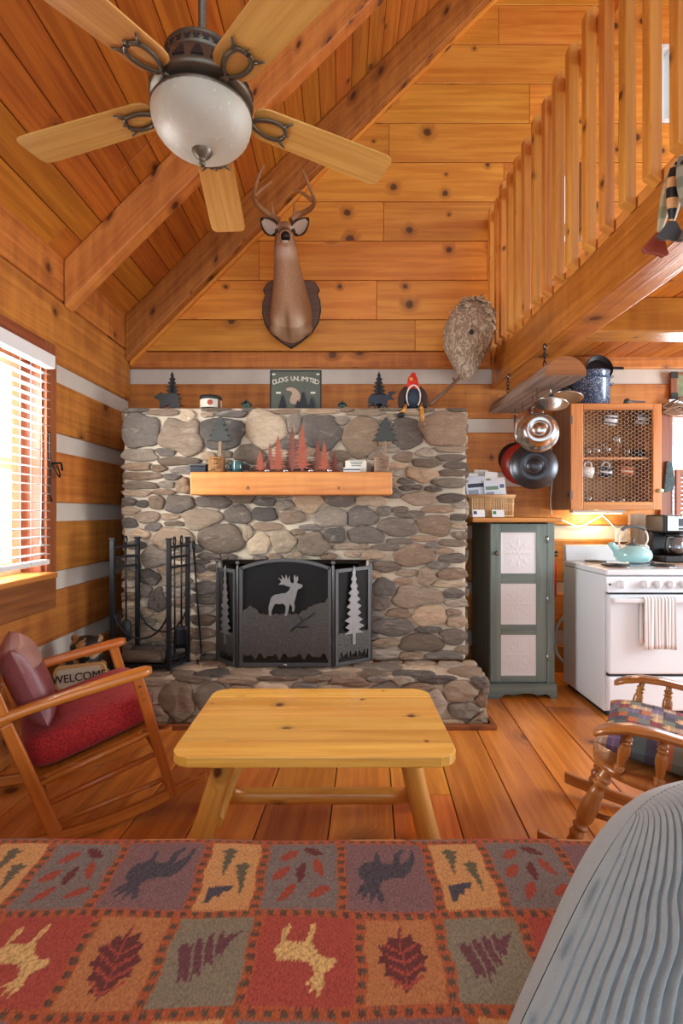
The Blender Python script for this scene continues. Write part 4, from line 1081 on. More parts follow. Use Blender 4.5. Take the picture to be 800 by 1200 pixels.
_u = np.linspace(0, 1, 400); _y = TT*np.maximum(0, 1-_u**3.4)**.5; _arc = np.concatenate([[0], np.cumsum(np.hypot(np.diff(_u)*HWx, np.diff(_y)))]); NUf, NVf = 640, 150
def cface(u, v, sg, rib):
    hx_ = HWx*(1-.40*v); e = .10; x_ = hx_*u*(1-.10*abs(v)**4); z_ = HHz*v*(1-.16*u**4) + .03*u*0
    k = max(0, 1-abs(u)**3.4)**.5*max(0, 1-abs(v)**3.2)**.5
    y_ = TT*k
    if rib:
        xs = math.copysign(np.interp(abs(u), _u, _arc), u); ph = 2*PI*xs/.0165+.9*math.sin(v*4.2+u*2)+.5*math.sin(v*9+u*7)
        y_ += .0088*(abs(math.cos(ph/2))**.5*2-1.25)*min(1, .35+k*2.5)
        cr = v-(.42-.10*u); y_ -= .026*math.exp(-(cr/.085)**2)*max(0, min(1, (u+.95)*2.5))*k
        y_ += .012*math.exp(-((cr+.22)/.14)**2)*k
    return rotc @ V((x_, -sg*y_, z_)) + cen
cd_.grid([[cface(-1+2*i/NUf, -1+2*j/NVf, 1, True) for i in range(NUf+1)] for j in range(NVf+1)], c=(.5,.5,.5,1))
cd_.grid([[cface(1-2*i/60, -1+2*j/30, -1, False) for i in range(61)] for j in range(31)], c=(.5,.5,.5,1))
m_cord = plain('grey_corduroy', (146,160,164), .9, var=.12, nsc=60, sheen=.4, bump=.3, bsc=300)
cu = cd_.build('corduroy_cushion', m_cord); tag(cu, 'large grey-blue corduroy cushion propped on the throw at the right', 'cushion')
# trim the ring seams at both poles
# ================================================================== PIE SAFE
ps = empty('pie_safe', (1.24, 3.75, 0), 'tall grey-green wooden cupboard with three punched white tin panels', 'cupboard')
px0, px1, py0, py1 = 1.015, 1.456, 3.50, 3.98
b = MB(); b.box((px0,py0+.022,.09),(px0+.02,py1,1.195),axis=2); b.box((px1-.02,py0+.022,.09),(px1,py1,1.195),axis=2); b.box((px0+.02,py1-.012,.09),(px1-.02,py1,1.195),axis=2); b.box((px0+.02,py0+.022,.09),(px1-.02,py1-.012,.11))
b.build('carcass', m_green, ps, bev=.002)
b = MB(); b.box((px1-.05,py0,.09),(px1,py0+.021,1.195),axis=2); b.build('face_stile', m_green, ps, bev=.002)
b = MB(); W = px1-px0+.05
pts = [(px0-.035,.0)]; b2 = []
foot = [(px0-.04,0),(px0+.06,0)] + [(px0+.06+.05*t, .03*math.sin(t*PI/2)) for t in (.25,.5,.75,1)] + [(px0+.16,.022),(px0+.2,.034),(px0+.24,.036),(px0+.28,.034),(px0+.32,.022)] + [(px0+.37+.05*t, .03*math.cos(t*PI/2)) for t in (0,.25,.5,.75)] + [(px1-.03,0),(px1+.008,0),(px1+.008,.1),(px0-.04,.1)]
b.prism(foot, .02, mat4((0,py0-.008,0))); b.build('base_apron', m_green, ps, bev=.003)
b = MB(); b.box((px0-.04,py0+.003,0),(px0-.02,py1,.1),axis=1); b.box((px1-.012,py0+.003,0),(px1+.008,py1,.1),axis=1); b.build('base_side', m_green, ps, bev=.003)
b = MB(); b.box((px0-.13,py0-.045,1.2),(px1+.035,py1+.02,1.232),axis=0); b.build('top_board', m_oakcab, ps, bev=.006)
dr = MB(); dx0, dx1, dz0, dz1 = px0+.002, px1-.052, .108, 1.19; dy = py0
zs = [(px0+.0,0)]
pz = lambda y: EYE-(y-600)/600*3.5
pans = [(pz(672),pz(624)), (pz(732),pz(684)), (pz(792),pz(744))]
tx0_, tx1_ = (587-400)/600*3.5, (628-400)/600*3.5
dr.box((dx0,dy,dz0),(tx0_,dy+.02,dz1),axis=2); dr.box((tx1_,dy,dz0),(dx1,dy+.02,dz1),axis=2)
zz = [dz0]+[q for p_ in pans[::-1] for q in p_]+[dz1]
for a_, c_ in zip(zz[0::2], zz[1::2]): dr.box((tx0_,dy,a_),(tx1_,dy+.02,c_),axis=0)
door = dr.build('door', m_green, ps, bev=.003)
m_tin = plain('white_tin', (226,226,226), .5, .05, var=.05)
for (za_, zb_) in pans:
    b = MB(); N = 56; rows = []
    cx_, cz_ = (tx0_+tx1_)/2, (za_+zb_)/2; hw, hh = (tx1_-tx0_)/2, (zb_-za_)/2
    for j in range(N+1):
        row = []
        for i in range(N+1):
            u, v = -1+2*i/N, -1+2*j/N; r_ = math.hypot(u, v); a = math.atan2(v, u)
            # pressed rosette: petals in two rings and a dotted centre
            k = math.exp(-((r_-.5)/.13)**2)*max(0, math.cos(8*a))**2+math.exp(-((r_-.25)/.09)**2)*max(0, math.cos(6*a+.4))**2+math.exp(-(r_/.08)**2)
            k += .6*math.exp(-((r_-.72)/.05)**2)*max(0, math.cos(16*a))
            if max(abs(u), abs(v)) > .93: k = .6
            row.append((cx_+u*hw, dy+.006-.0022*k, cz_+v*hh))
        rows.append(row)
    b.grid(rows); b.build('tin_panel', m_tin, door)
b = MB(); b.lathe([(.006,0),(.006,.012),(.016,.018),(.017,.026),(.01,.032)], ((581-400)/600*3.5, dy, pz(648)), 16, m=Euler((R(90),0,0)).to_matrix()); b.build('knob', m_bronze, door)
for y in (632, 702, 770):
    b = MB(); b.lathe([(.006,-.024),(.006,.024)], (dx1+.003, dy-.003, pz(y)), 10); b.build('hinge', m_steel, door)
# basket with papers on the cupboard
T = 1.234
bk = empty('wicker_basket', (1.0, 3.62, T), 'rectangular pale wicker basket full of papers on the green cupboard', 'basket')
m_wick = wood('wicker', (226,186,134), (190,146,94), grain=60, kdens=0, rough=.7, bump=.3)
bx0, bx1, by0, by1, bh = .893, 1.185, 3.54, 3.72, .145
b = MB()
n = 22
for i in range(n+1):
    x = bx0+.008+(bx1-bx0-.016)*i/n; b.tube([(x,by0,T+.004),(x-.0,by0-.004,T+.07),(x,by0-.008,T+bh)], .0055, 7)
    b.tube([(x,by1,T+.004),(x,by1,T+bh)], .0055, 6)
for i in range(12):
    y = by0+.01+(by1-by0-.02)*i/11; b.tube([(bx0,y,T+.004),(bx0-.006,y,T+bh)], .0055, 6); b.tube([(bx1,y,T+.004),(bx1+.006,y,T+bh)], .0055, 6)
b.build('stakes', m_wick, bk)
b = MB()
for z, ex, rr_ in ((.006,0,.007),(.045,.004,.004),(.09,.006,.004),(bh,.01,.009),(bh-.012,.008,.006)):
    b.tube([(bx0-ex,by0-ex,T+z+.003),(bx1+ex,by0-ex,T+z+.003),(bx1+ex,by1+ex,T+z+.003),(bx0-ex,by1+ex,T+z+.003),(bx0-ex,by0-ex,T+z+.003)], rr_, 8)
b.build('weave_band', m_wick, bk)
b = MB(); b.box((bx0,by0,T+.003),(bx1,by1,T+.01)); b.build('basket_floor', m_wick, bk)
m_paper = vcol('printed_paper', .6, 60, .08)
papers = [((.90,.035),3.60,.30,(232,232,228),'tall white leaflet at the left in the wicker basket'),((.965,.07),3.585,.275,(214,222,232),'pale blue printed leaflet in the wicker basket'),((1.04,.03),3.63,.315,(238,236,232),'wide white sheet standing at the back of the wicker basket'),((1.07,.055),3.575,.25,(226,230,236),'white folded leaflet at the front right of the wicker basket'),((1.13,.05),3.62,.27,(236,236,236),'white sheet at the right end of the wicker basket'),((1.0,.05),3.66,.33,(220,218,210),'cream booklet standing highest in the wicker basket')]
for i, ((x, hw), y, h, c, lb) in enumerate(papers):
    r = random.Random(i); m_ = mat4((x, y, T+.014), rx=-8, ry=r.uniform(-7,7)); b = MB(); hw = max(hw, .045)
    t_ = empty('leaflet', (x, y, T+.014), lb, 'leaflet', 'leaflets in the wicker basket')
    b.box((-hw,-.003,0),(hw,.003,h), m=m_, c=col(*c)); b.build('sheet', m_paper, t_, bev=.001)
    b = MB(); pc = [(90,110,150),(60,60,70),(190,150,70),(120,140,120)][i % 4]
    b.box((-hw*.8,-.0042,h*.72),(hw*.8,-.0032,h*.82), m=m_, c=col(*pc)); b.build('title_bar', m_paper, t_)
    b = MB(); b.box((-hw*.8,-.0042,h*.5),(hw*.2,-.0032,h*.66), m=m_, c=col(150,156,170)); b.build('picture', m_paper, t_)
for x, lb, c in ((.91+.012,'small white card with a blue mark leaning on the basket at left',(60,70,110)), (1.055,'small white card with a green mark leaning on the basket at right',(60,140,80))):
    t_ = empty('business_card', (x, 3.515, T), lb, 'card', 'cards in front of the basket'); m_ = mat4((x+.02, 3.512, T+.001), rx=-14); b = MB()
    b.box((-.042,-.0006,0),(.042,.0006,.052), m=m_, c=col(244,244,242)); b.build('card', m_paper, t_); b = MB(); b.box((-.035,-.0016,.02),(-.012,-.0007,.042), m=m_, c=col(*c)); b.build('card_mark', m_paper, t_)

# ================================================================== STOVE
sv = empty('stove', (1.94, 3.45, 0), 'white electric range with four knobs and a towel on its oven door', 'stove')
sx0, sx1, sy0, sy1 = 1.633, 2.245, 3.165, 3.77
b = MB(); b.box((sx0,sy0+.025,.03),(sx1,sy1,.875)); b.build('body', m_white, sv, bev=.004)
b = MB(); b.box((sx0-.004,sy0-.012,.878),(sx1+.004,sy1,.915)); b.build('cooktop', m_white, sv, bev=.01, seg=3)
b = MB(); b.prism([(sy1-.05,.915),(sy1-.035,1.02),(sy1-.02,1.03),(sy1+.0,1.03),(sy1,.915)], sx1-sx0, M(((0,1,0,(sx0+sx1)/2),(1,0,0,0),(0,0,1,0),(0,0,0,1)))); b.build('backguard', m_white, sv, bev=.006, seg=3)
b = MB(); b.prism([(sy0-.006,.872),(sy0-.022,.775),(sy0+.024,.775),(sy0+.024,.872)], sx1-sx0, M(((0,1,0,(sx0+sx1)/2),(1,0,0,0),(0,0,1,0),(0,0,0,1)))); cp = b.build('control_panel', m_white, sv, bev=.003)
for px in (728,755.5,770.5,785.5,801):
    x = (px-400)/600*3.145; kn = MB(); m_ = Euler((R(80),0,0)).to_matrix(); kn.lathe([(.026,0),(.026,.006),(.021,.01),(.019,.026),(.014,.03)], (x, sy0-.014, .824), 20, m=m_); kn.box((-.004,-.02,.024),(.004,.02,.034), m=M.Translation((x,sy0-.014,.824)) @ m_.to_4x4()); kn.build('knob', m_white, sv, bev=.001)
b = MB(); b.lathe([(.007,0),(.006,.004)], ((715-400)/600*3.145, sy0-.014, .824), 12, m=Euler((R(80),0,0)).to_matrix()); b.build('indicator_light', m_blackm, cp)
b = MB(); b.box((sx0+.008,sy0-.022,.272),(sx1-.008,sy0+.024,.762)); od = b.build('oven_door', m_white, sv, bev=.012, seg=3)
b = MB(); b.box((sx0+.02,sy0-.06,.715),(sx1-.02,sy0-.042,.745)); b.build('handle', m_white, od, bev=.008, seg=3)
b = MB()
for x in (sx0+.05, sx1-.05): b.box((x-.02,sy0-.045,.718),(x+.02,sy0-.02,.742))
b.build('handle_mounts', m_white, od, bev=.003)
b = MB(); b.box((sx0+.008,sy0-.018,.045),(sx1-.008,sy0+.024,.255)); b.build('storage_drawer', m_white, sv, bev=.012, seg=3)
b = MB(); b.box((sx0+.012,sy0+.0,.256),(sx1-.012,sy0+.02,.272)); b.box((sx0+.012,sy0+.005,.763),(sx1-.012,sy0+.02,.775)); b.box((sx0+.02,sy0+.03,.0),(sx1-.02,sy1-.03,.03)); b.build('dark_gap', m_blackm, sv)
for x, y, r_ in ((1.78,3.34,.085),(2.09,3.34,.07),(1.78,3.6,.07),(2.09,3.6,.085)):
    b = MB(); b.lathe([(r_+.012,.9155),(r_+.008,.919),(r_-.004,.916)], (x,y,0), 24, cap0=False, cap1=False); bp = b.build('drip_ring', m_chrome, sv)
    b = MB(); b.tube([(x+(.02+(r_-.02)*t/60)*math.cos(t*.42), y+(.02+(r_-.02)*t/60)*math.sin(t*.42), .925) for t in range(61)], .005, 6); b.build('coil_burner', m_blackm, bp)
# towel over the oven handle
x0_, x1_ = (754-400)/600*3.11, (790-400)/600*3.11
m_towel = vcol('striped_towel', .95, 150, .1)
def towelc(i, j, n): 
    q = (j/n*9.0) % 1; return col(244,242,240) if q < .5 else (col(168,164,168) if q < .86 else col(214,210,210))
tw = empty('dish_towel', ((x0_+x1_)/2, sy0-.05, .45), 'white dish towel with grey stripes hung over the oven door handle', 'towel')
for nm, ya, zb_, dx in (('front_fall', -.067, .435, 0), ('back_fall', -.0345, .47, -.012)):
    b = MB(); n = 40; rows = []
    prof_ = [(0,.749),(0,.735),(0,.70),(0,.64),(0,.58),(0,.52),(0,.47),(0,zb_)]
    if nm == 'front_fall': prof_ = [(.0325,.735),(.03,.747),(.02,.752),(.01,.751),(.002,.746)]+prof_[1:]
    for k_, (dy_, z) in enumerate(prof_):
        fl = max(0, (.74-z))/.3
        rows.append([(x0_+dx+(x1_-x0_)*(j/n)*(1+.0*fl)+.004*fl*math.sin(j*.5), sy0+ya+dy_-.006*fl*abs(math.sin(j/n*PI*3.5))+(.002*fl), z+.006*fl*math.sin(j/n*3)) for j in range(n+1)])
    b.grid(rows, cf=lambda i, j: towelc(i, j, 40)); b.build(nm, m_towel, tw, solid=.003)
# kettle
kx, ky = (741-400)/600*3.49, 3.49; KZ = .932
kt = empty('kettle', (kx, ky, KZ), 'pale turquoise enamel kettle with an arched handle on the range', 'kettle')
m_aqua = plain('turquoise_enamel', (160,212,214), .16, var=.03, coat=.6); m_ivory = plain('ivory_metal', (226,222,210), .3); m_dgrey = plain('dark_grey_handle', (84,86,86), .5)
b = MB(); b.lathe([(.085,0),(.1,.004),(.117,.03),(.12,.05),(.112,.075),(.09,.095),(.06,.108),(.045,.112)], (kx,ky,KZ), 32); b.build('pot', m_aqua, kt)
b = MB(); b.lathe([(.046,.112),(.046,.118),(.03,.124),(.012,.128),(.008,.14),(.012,.15),(.012,.16),(.004,.164)], (kx,ky,KZ), 20); b.build('lid', m_dgrey, kt)
b = MB(); b.tube(spline([(kx-.085,ky,KZ+.05),(kx-.115,ky,KZ+.085),(kx-.145,ky,KZ+.115)]), [.032+(.018-.032)*i/12 for i in range(13)], 14); b.ell((kx-.142,ky,KZ+.115), (.026,.022,.02), 12, 8); b.build('spout', m_aqua, kt)
b = MB(); b.tube(spline([(kx-.083,ky,KZ+.1),(kx-.098,ky,KZ+.15),(kx-.088,ky,KZ+.195),(kx-.062,ky,KZ+.225)]), .0055, 8); b.build('handle_bracket', m_ivory, kt); b = MB(); b.tube(spline([(kx+.083,ky,KZ+.1),(kx+.102,ky,KZ+.15),(kx+.095,ky,KZ+.195),(kx+.072,ky,KZ+.225)]), .0055, 8); b.build('handle_bracket', m_ivory, kt)
b = MB(); b.tube(spline([(kx-.075,ky,KZ+.214),(kx-.04,ky,KZ+.236),(kx+.03,ky,KZ+.24),(kx+.086,ky,KZ+.218)]), [.011]*19, 12); b.build('handle_grip', m_dgrey, kt)
# counter beside the range, coffee maker
cu_ = empty('counter_cabinet', (2.7, 3.6, 0), 'brown base cabinet with a counter top to the right of the range', 'cabinet')
b = MB(); b.box((2.256,3.25,.0),(3.2,4.04,.875),axis=2); b.build('cabinet_body', m_oakcab, cu_); b = MB(); b.box((2.252,3.2,.877),(3.2,4.045,.912)); b.build('counter_top', m_driftplank, cu_, bev=.005)
cmx, cmy = 2.40, 3.72; CZ = .914
cm = empty('coffee_maker', (cmx, cmy, CZ), 'black drip coffee maker with a glass carafe beside the range', 'coffee maker')
b = MB(); b.box((cmx-.125,cmy-.12,CZ),(cmx+.125,cmy+.12,CZ+.045)); b.box((cmx-.125,cmy+.03,CZ+.045),(cmx+.125,cmy+.12,CZ+.21)); b.build('base', m_black, cm, bev=.008)
b = MB(); b.box((cmx-.125,cmy-.1,CZ+.21),(cmx+.125,cmy+.12,CZ+.335)); b.build('brew_head', m_black, cm, bev=.012, seg=3)
b = MB(); b.box((cmx-.1,cmy-.108,CZ+.222),(cmx+.11,cmy-.1005,CZ+.325)); fp_ = b.build('face_plate', m_steel, cm, bev=.003)
b = MB(); b.box((cmx-.02,cmy-.112,CZ+.255),(cmx+.06,cmy-.1085,CZ+.31)); b.build('display', m_darksteel, fp_)
b = MB()
for i in range(4): b.box((cmx-.02+.021*i,cmy-.112,CZ+.23),(cmx-.005+.021*i,cmy-.1085,CZ+.244))
b.build('buttons', m_blackm, fp_)
b = MB(); b.lathe([(.055,.0),(.075,.02),(.08,.06),(.07,.1),(.05,.13),(.045,.14)], (cmx,cmy-.03,CZ+.047), 24, cap1=False); cf_ = b.build('carafe', m_glassware, cm)
b = MB(); b.lathe([(.056,.13),(.058,.15),(.02,.158)], (cmx,cmy-.03,CZ+.047), 20); b.build('carafe_lid', m_black, cf_)
b = MB(); b.tube(spline([(cmx-.045,cmy-.08,CZ+.175),(cmx-.1,cmy-.1,CZ+.17),(cmx-.11,cmy-.1,CZ+.1),(cmx-.075,cmy-.075,CZ+.075)]), .009, 8); b.build('carafe_handle', m_black, cf_)
b = MB(); b.lathe([(.054,.003),(.072,.022),(.075,.045),(.0,.046)], (cmx,cmy-.03,CZ+.047), 24); b.build('coffee', plain('coffee', (40,24,16), .2), cf_)
b = MB(); b.box((2.235,3.97,.914),(2.36,4.0,1.255)); o = b.build('splash_board', m_driftplank, bev=.004); tag(o, 'narrow drab board standing upright behind the kettle and coffee maker', 'board')

# ================================================================== WALL CABINET WITH CHICKEN WIRE
wc = empty('wall_cabinet', (2.0, 4.0, 1.29), 'honey oak wall cabinet with a chicken wire door full of glasses', 'wall cabinet')
wx0, wx1, wy0, wy1, wz0, wz1 = 1.665, 2.325, 3.72, 4.046, 1.285, 2.06
b = MB()
b.box((wx0,wy0+.022,wz0),(wx0+.018,wy1,wz1),axis=2); b.build('side_panel', m_driftplank, wc, bev=.002)
b = MB(); b.box((wx1-.018,wy0+.022,wz0),(wx1,wy1,wz1),axis=2); b.build('side_panel', m_oakcab, wc, bev=.002)
b = MB(); b.box((wx0+.018,wy0+.022,wz1-.02),(wx1-.018,wy1,wz1)); b.build('cabinet_top', m_oakcab, wc); b = MB(); b.box((wx0+.018,wy0+.022,wz0),(wx1-.018,wy1,wz0+.02)); b.build('cabinet_bottom', m_oakcab, wc)
b = MB(); b.box((wx0+.018,wy1-.012,wz0+.02),(wx1-.018,wy1-.002,wz1-.02)); b.build('back_panel', m_oakcab, wc)
pz2 = lambda y: EYE-(y-600)/600*3.72
shz = pz2(535)
b = MB(); b.box((wx0+.02,wy0+.04,shz-.018),(wx1-.02,wy1-.014,shz)); b.build('shelf', m_oakcab, wc, bev=.002)
b = MB(); ix0, ix1, iz0, iz1 = (683-400)/600*3.72, (765-400)/600*3.72, pz2(588), pz2(480)
b.box((wx0,wy0,wz0),(ix0,wy0+.02,wz1),axis=2); b.box((ix1,wy0,wz0),(wx1,wy0+.02,wz1),axis=2); b.box((ix0,wy0,wz0),(ix1,wy0+.02,iz0),axis=0); b.box((ix0,wy0,iz1),(ix1,wy0+.02,wz1),axis=0)
wd = b.build('door', m_oakcab, wc, bev=.004)
b = MB(); hx = .0165; r3 = math.sqrt(3); done = set()
def hw_(p0, p1):
    x, z = (p0[0]+p1[0])/2, (p0[1]+p1[1])/2; k_ = (round(x*4000), round(z*4000))
    if k_ in done: return
    done.add(k_)
    if not (ix0-.004 < x < ix1+.004 and iz0-.004 < z < iz1+.004): return
    b.tube([(p0[0],wy0+.012,p0[1]),(p1[0],wy0+.012,p1[1])], .0011, 4, cap=False)
i = 0; x = ix0
while x < ix1+.03:
    z = iz0 + (hx*r3/2 if i % 2 else 0)
    while z < iz1+.03:
        V6 = [(x+hx*math.cos(R(60*k_)), z+hx*math.sin(R(60*k_))) for k_ in range(6)]
        for k_ in range(6): hw_(V6[k_], V6[(k_+1) % 6])
        z += hx*r3
    x += hx*1.5; i += 1
m_wire = plain('galvanised_wire', (206,194,172), .45, .3); b.build('chicken_wire', m_wire, wd)
b = MB(); b.ell(((773-400)/600*3.72, wy0-.012, pz2(575)), (.022,.012,.015), 16, 10); b.build('knob', plain('green_white_knob', (196,210,176), .3, var=.3, nsc=120), wd)
for y in (492, 580):
    b = MB(); b.box((wx0-.004,wy0-.004,pz2(y)-.03),(wx0+.012,wy0+.0,pz2(y)+.03)); b.build('hinge', m_bronze, wd)
def tumbler(x, y, z, h, r_, lb, i, name='drinking_glass'):
    b = MB(); b.lathe([(r_*.8,.001),(r_,h),(r_-.003,h),(r_*.75,.008)], (x,y,z), 16, cap1=True); o = b.build(name, m_glassware); tag(o, lb, 'glass', 'glasses in the wire-door cabinet'); return o
gl = [((689,3.84,.1,.028),'leftmost'),((699,3.82,.11,.029),'second from the left'),((711,3.84,.13,.03),'third from the left, taller'),((734,3.83,.1,.03),'fourth from the left')]
for i, ((px, y, h, r_), w_) in enumerate(gl): tumbler((px-400)/600*y, y, shz+.002, h, r_, 'clear drinking glass on the middle cabinet shelf, %s in the row' % w_, i)
x = (722-400)/600*3.86; b = MB(); b.lathe([(.03,.001),(.006,.006),(.005,.07),(.03,.1),(.036,.15),(.03,.19),(.028,.19),(.033,.15)], (x,3.86,shz+.002), 18); o = b.build('stemmed_glass', m_glassware); tag(o, 'tall stemmed glass standing on the middle cabinet shelf', 'glass', 'glasses in the wire-door cabinet')
b = MB(); x = (747-400)/600*3.86; b.lathe([(.03,.001),(.05,.02),(.055,.06),(.045,.062),(.04,.02)], (x,3.86,shz+.002), 18); o = b.build('dark_bowl', m_darksteel); tag(o, 'dark bowl at the right on the middle cabinet shelf', 'bowl')
for i, (px, y, h, w_) in enumerate(((689,3.8,.12,'leftmost, tall and grey'),(715,3.83,.075,'second from the left'),(728,3.81,.085,'third from the left'),(741,3.83,.075,'rightmost'))): tumbler((px-400)/600*y, y, wz0+.022, h, .03, 'glass on the cabinet bottom board, %s' % w_, i)
m_floral = vcol('floral_mug', .3, 60, .1); m_whiteblue = vcol('painted_mug', .25, 70, .1)
def mug(px, py, y, mat_, cf, lb, glass=False):
    x = (px-400)/600*y; z = EYE-(py-600)/600*y; t_ = empty('hanging_mug', (x, y, z), lb, 'mug', 'mugs hung in the wire-door cabinet')
    m_ = mat4((x,y,z), rx=14, ry=100)
    b = MB(); b.lathe([(.034,-.045),(.04,-.04),(.042,.045),(.038,.046),(.036,-.035)], (0,0,0), 20, cf=cf, cap1=False); b.v = [m_ @ v for v in b.v]; b.build('cup_body', mat_, t_)
    b = MB(); b.tube(spline([(-.04,0,.025),(-.07,0,.02),(-.072,0,-.015),(-.04,0,-.025)]), .006, 8, c=cf(0,0)); b.v = [m_ @ v for v in b.v]; hb_ = b.build('handle', mat_, t_)
    b = MB(); tz = wz1-.02 if py < 520 else shz-.018
    b.tube([(x,y,tz),(x,y,z+.085),(x+.01,y,z+.066),(x+.02,y,z+.075)], .002, 5); b.build('cup_hook', m_bronze, t_)
bw_ = lambda i, j: col(220,222,226) if (i+j) % 3 else col(60,70,90)
mug(714,492,3.86,m_whiteblue,bw_,'patterned white and dark mug hanging from the cabinet top at left')
mug(752,492,3.86,m_whiteblue,lambda i, j: col(206,206,210) if (i*2+j) % 3 else col(84,84,92),'grey patterned mug hanging from the cabinet top at right')
mug(687,553,3.86,m_whiteblue,lambda i, j: col(232,230,226),'white mug hanging under the shelf at the far left of the cabinet')
mug(708,553,3.86,m_whiteblue,lambda i, j: col(46,52,66) if (i+j) % 4 else col(210,214,220),'dark blue mug with white marks hanging under the cabinet shelf')
mug(733,552,3.86,m_floral,lambda i, j: (col(212,110,60),col(222,200,170),col(170,90,60))[(i+j*2) % 3],'orange and cream mug hanging under the cabinet shelf')
b = MB(); b.bar(((757-400)/600*3.84,3.84,shz+.005),((766-400)/600*3.84,3.9,wz1-.1), .02, .01); o = b.build('wooden_stick', m_balus); tag(o, 'pale wooden stick leaning inside the cabinet at right', 'stick')
# lamp under the cabinet, its wires, the socket
ul = empty('under_cabinet_light', (1.9, 3.9, 1.26), 'slim white lamp glowing under the wire-door cabinet', 'lamp')
b = MB(); b.box((1.75,3.88,1.264),(2.15,3.94,1.2855)); b.build('lamp_housing', m_whitep, ul, bev=.004)
b = MB(); b.box((1.77,3.89,1.256),(2.13,3.93,1.261)); b.build('diffuser', emit('warm_lamp', (255,226,180), 3), ul)
def cable(name, lb, pts, r_=.005, mat_=None):
    b = MB(); b.tube(spline(pts), r_, 7); o = b.build(name, mat_ or m_whitep); tag(o, lb, 'cable'); return o
yw = 4.03
cable('lamp_cable', 'white cable sagging from the green cupboard to the lamp over the range', [P(652,606,3.99), P(668,614,yw), P(682,616,yw), P(696,609,yw), P(706,604,yw)])
cable('socket_cable', 'white cable running down from the lamp to the socket behind the kettle', [P(704,603,yw), P(714,612,yw), P(724,624,yw), P(728,632,yw)])
cable('power_cable', 'thin white cord hanging down the log wall beside the pans', [P(646,520,yw), P(647,560,yw), P(645,585,yw), P(646,603,4.02)])
cable('range_hose', 'grey hose curving behind the left side of the range', [P(661,722,3.86), P(654,732,3.86), P(650,745,3.9), P(652,765,3.9), P(660,776,3.86)], .011, plain('grey_hose', (170,172,172), .5))
ou = empty('wall_socket', P(732,627,4.04), 'white wall socket plate behind the kettle', 'socket')
b = MB(); a_, c_ = P(720,635,4.045), P(745,619,4.045); b.box((a_.x,4.03,a_.z),(c_.x,4.048,c_.z)); b.build('plate', m_whitep, ou, bev=.003)
b = MB(); 
for fx in (.3, .7):
    x = a_.x+(c_.x-a_.x)*fx; b.box((x-.016,4.026,a_.z+.03),(x+.016,4.0295,a_.z+.075))
b.build('outlets', m_cream, ou)
fx = empty('fire_extinguisher', P(648,690,3.97), 'red fire extinguisher in the gap between green cupboard and range', 'fire extinguisher')
ex = (648-400)/600*3.93; b = MB(); b.lathe([(.035,.62),(.042,.63),(.042,.86),(.03,.9),(.014,.91)], (ex,3.975,0), 16); b.build('cylinder', plain('red_enamel', (190,36,30), .3), fx)
b = MB(); b.tube([(ex,3.975,.905),(ex,3.975,.94),(ex+.04,3.95,.965)], .01, 8); b.tube([(ex,3.975,.93),(ex+.045,3.95,.935)], .007, 8); b.build('valve', m_blackm, fx)
b = MB(); b.box((ex-.03,3.99,.72),(ex+.03,4.052,.75)); b.build('wall_bracket', m_blackm, fx)

# ---- on the wall cabinet
m_speck = NT('blue_speckle'); o_ = m_speck.obj(); n_ = m_speck.noise(o_, 150, 2); m_speck.setc(m_speck.mix(m_speck.step(n_, .57, .63), col(58,80,112), col(190,204,220))); m_speck.p(Roughness=.18); m_speck = m_speck.m
WT = wz1+.002
def enamel_pot(px, y, z, r_, h, lb, ears=True):
    x = (px-400)/600*y; t_ = empty('enamel_pot', (x,y,z), lb, 'pot', 'blue speckled enamel pots')
    b = MB(); b.lathe([(r_*.9,.001),(r_*.98,.01),(r_,h-.01),(r_+.006,h),(r_-.004,h),(r_*.9,.012)], (x,y,z), 32, cap1=True); b.build('pot_body', m_speck, t_)
    for sx in (-1, 1):
        b = MB(); b.tube(spline([(x+sx*r_,y-.03,z+h-.035),(x+sx*(r_+.03),y-.02,z+h-.03),(x+sx*(r_+.03),y+.02,z+h-.03),(x+sx*r_,y+.03,z+h-.035)]), .007, 8); b.build('handle', m_speck, t_)
    return t_
enamel_pot(692,3.88,WT,.132,.205,'blue speckled enamel pot standing on the wire-door cabinet, lowest of the stack')
enamel_pot(693,3.88,WT+.206,.122,.055,'shallow blue speckled pan stacked on the enamel pot')
x = (702-400)/600*3.93; sk = empty('cast_iron_skillet', (x, 3.93, WT+.262), 'black cast iron skillet propped upright on top of the blue enamel pots', 'skillet')
m_ = mat4((x,3.965,WT+.262+.045), rx=78)
b = MB(); b.lathe([(.085,0),(.105,.04),(.1,.04),(.082,.006)], (0,0,0), 28); b.v = [m_ @ v for v in b.v]; b.build('pan', m_black, sk)
b = MB(); b.bar((.1,0,.033),(.19,0,.03),.022,.01); b.v = [m_ @ v for v in b.v]; b.build('handle', m_black, sk, bev=.003)
x = 1.62; sk2 = empty('iron_pan', (1.72, 3.93, WT), 'black iron pan standing behind the end of the half-log pot rack', 'pan')
m_ = mat4((1.72,3.95,WT+.13), rx=78, ry=0)
b = MB(); b.lathe([(.10,0),(.125,.04),(.12,.04),(.097,.006)], (0,0,0), 28); b.v = [m_ @ v for v in b.v]; b.build('pan', m_black, sk2)
b = MB(); b.bar((0,.11,.03),(.0,.27,.03),.024,.012); b.v = [m_ @ v for v in b.v]; b.build('handle', m_black, sk2, bev=.003)
x = (744-400)/600*3.75; ld = empty('iron_lid_lifter', (x,3.77,WT), 'small grey iron tool lying on the front edge of the wire-door cabinet', 'tool')
b = MB(); b.bar((x-.05,3.76,WT+.022),(x+.085,3.77,WT+.018),.02,.012); b.build('shaft', m_screen, ld, bev=.004); b = MB(); b.lathe([(.02,0),(.024,.012),(.018,.036),(.01,.04)], (x-.055,3.76,WT), 12); b.build('grip', m_screen, ld)
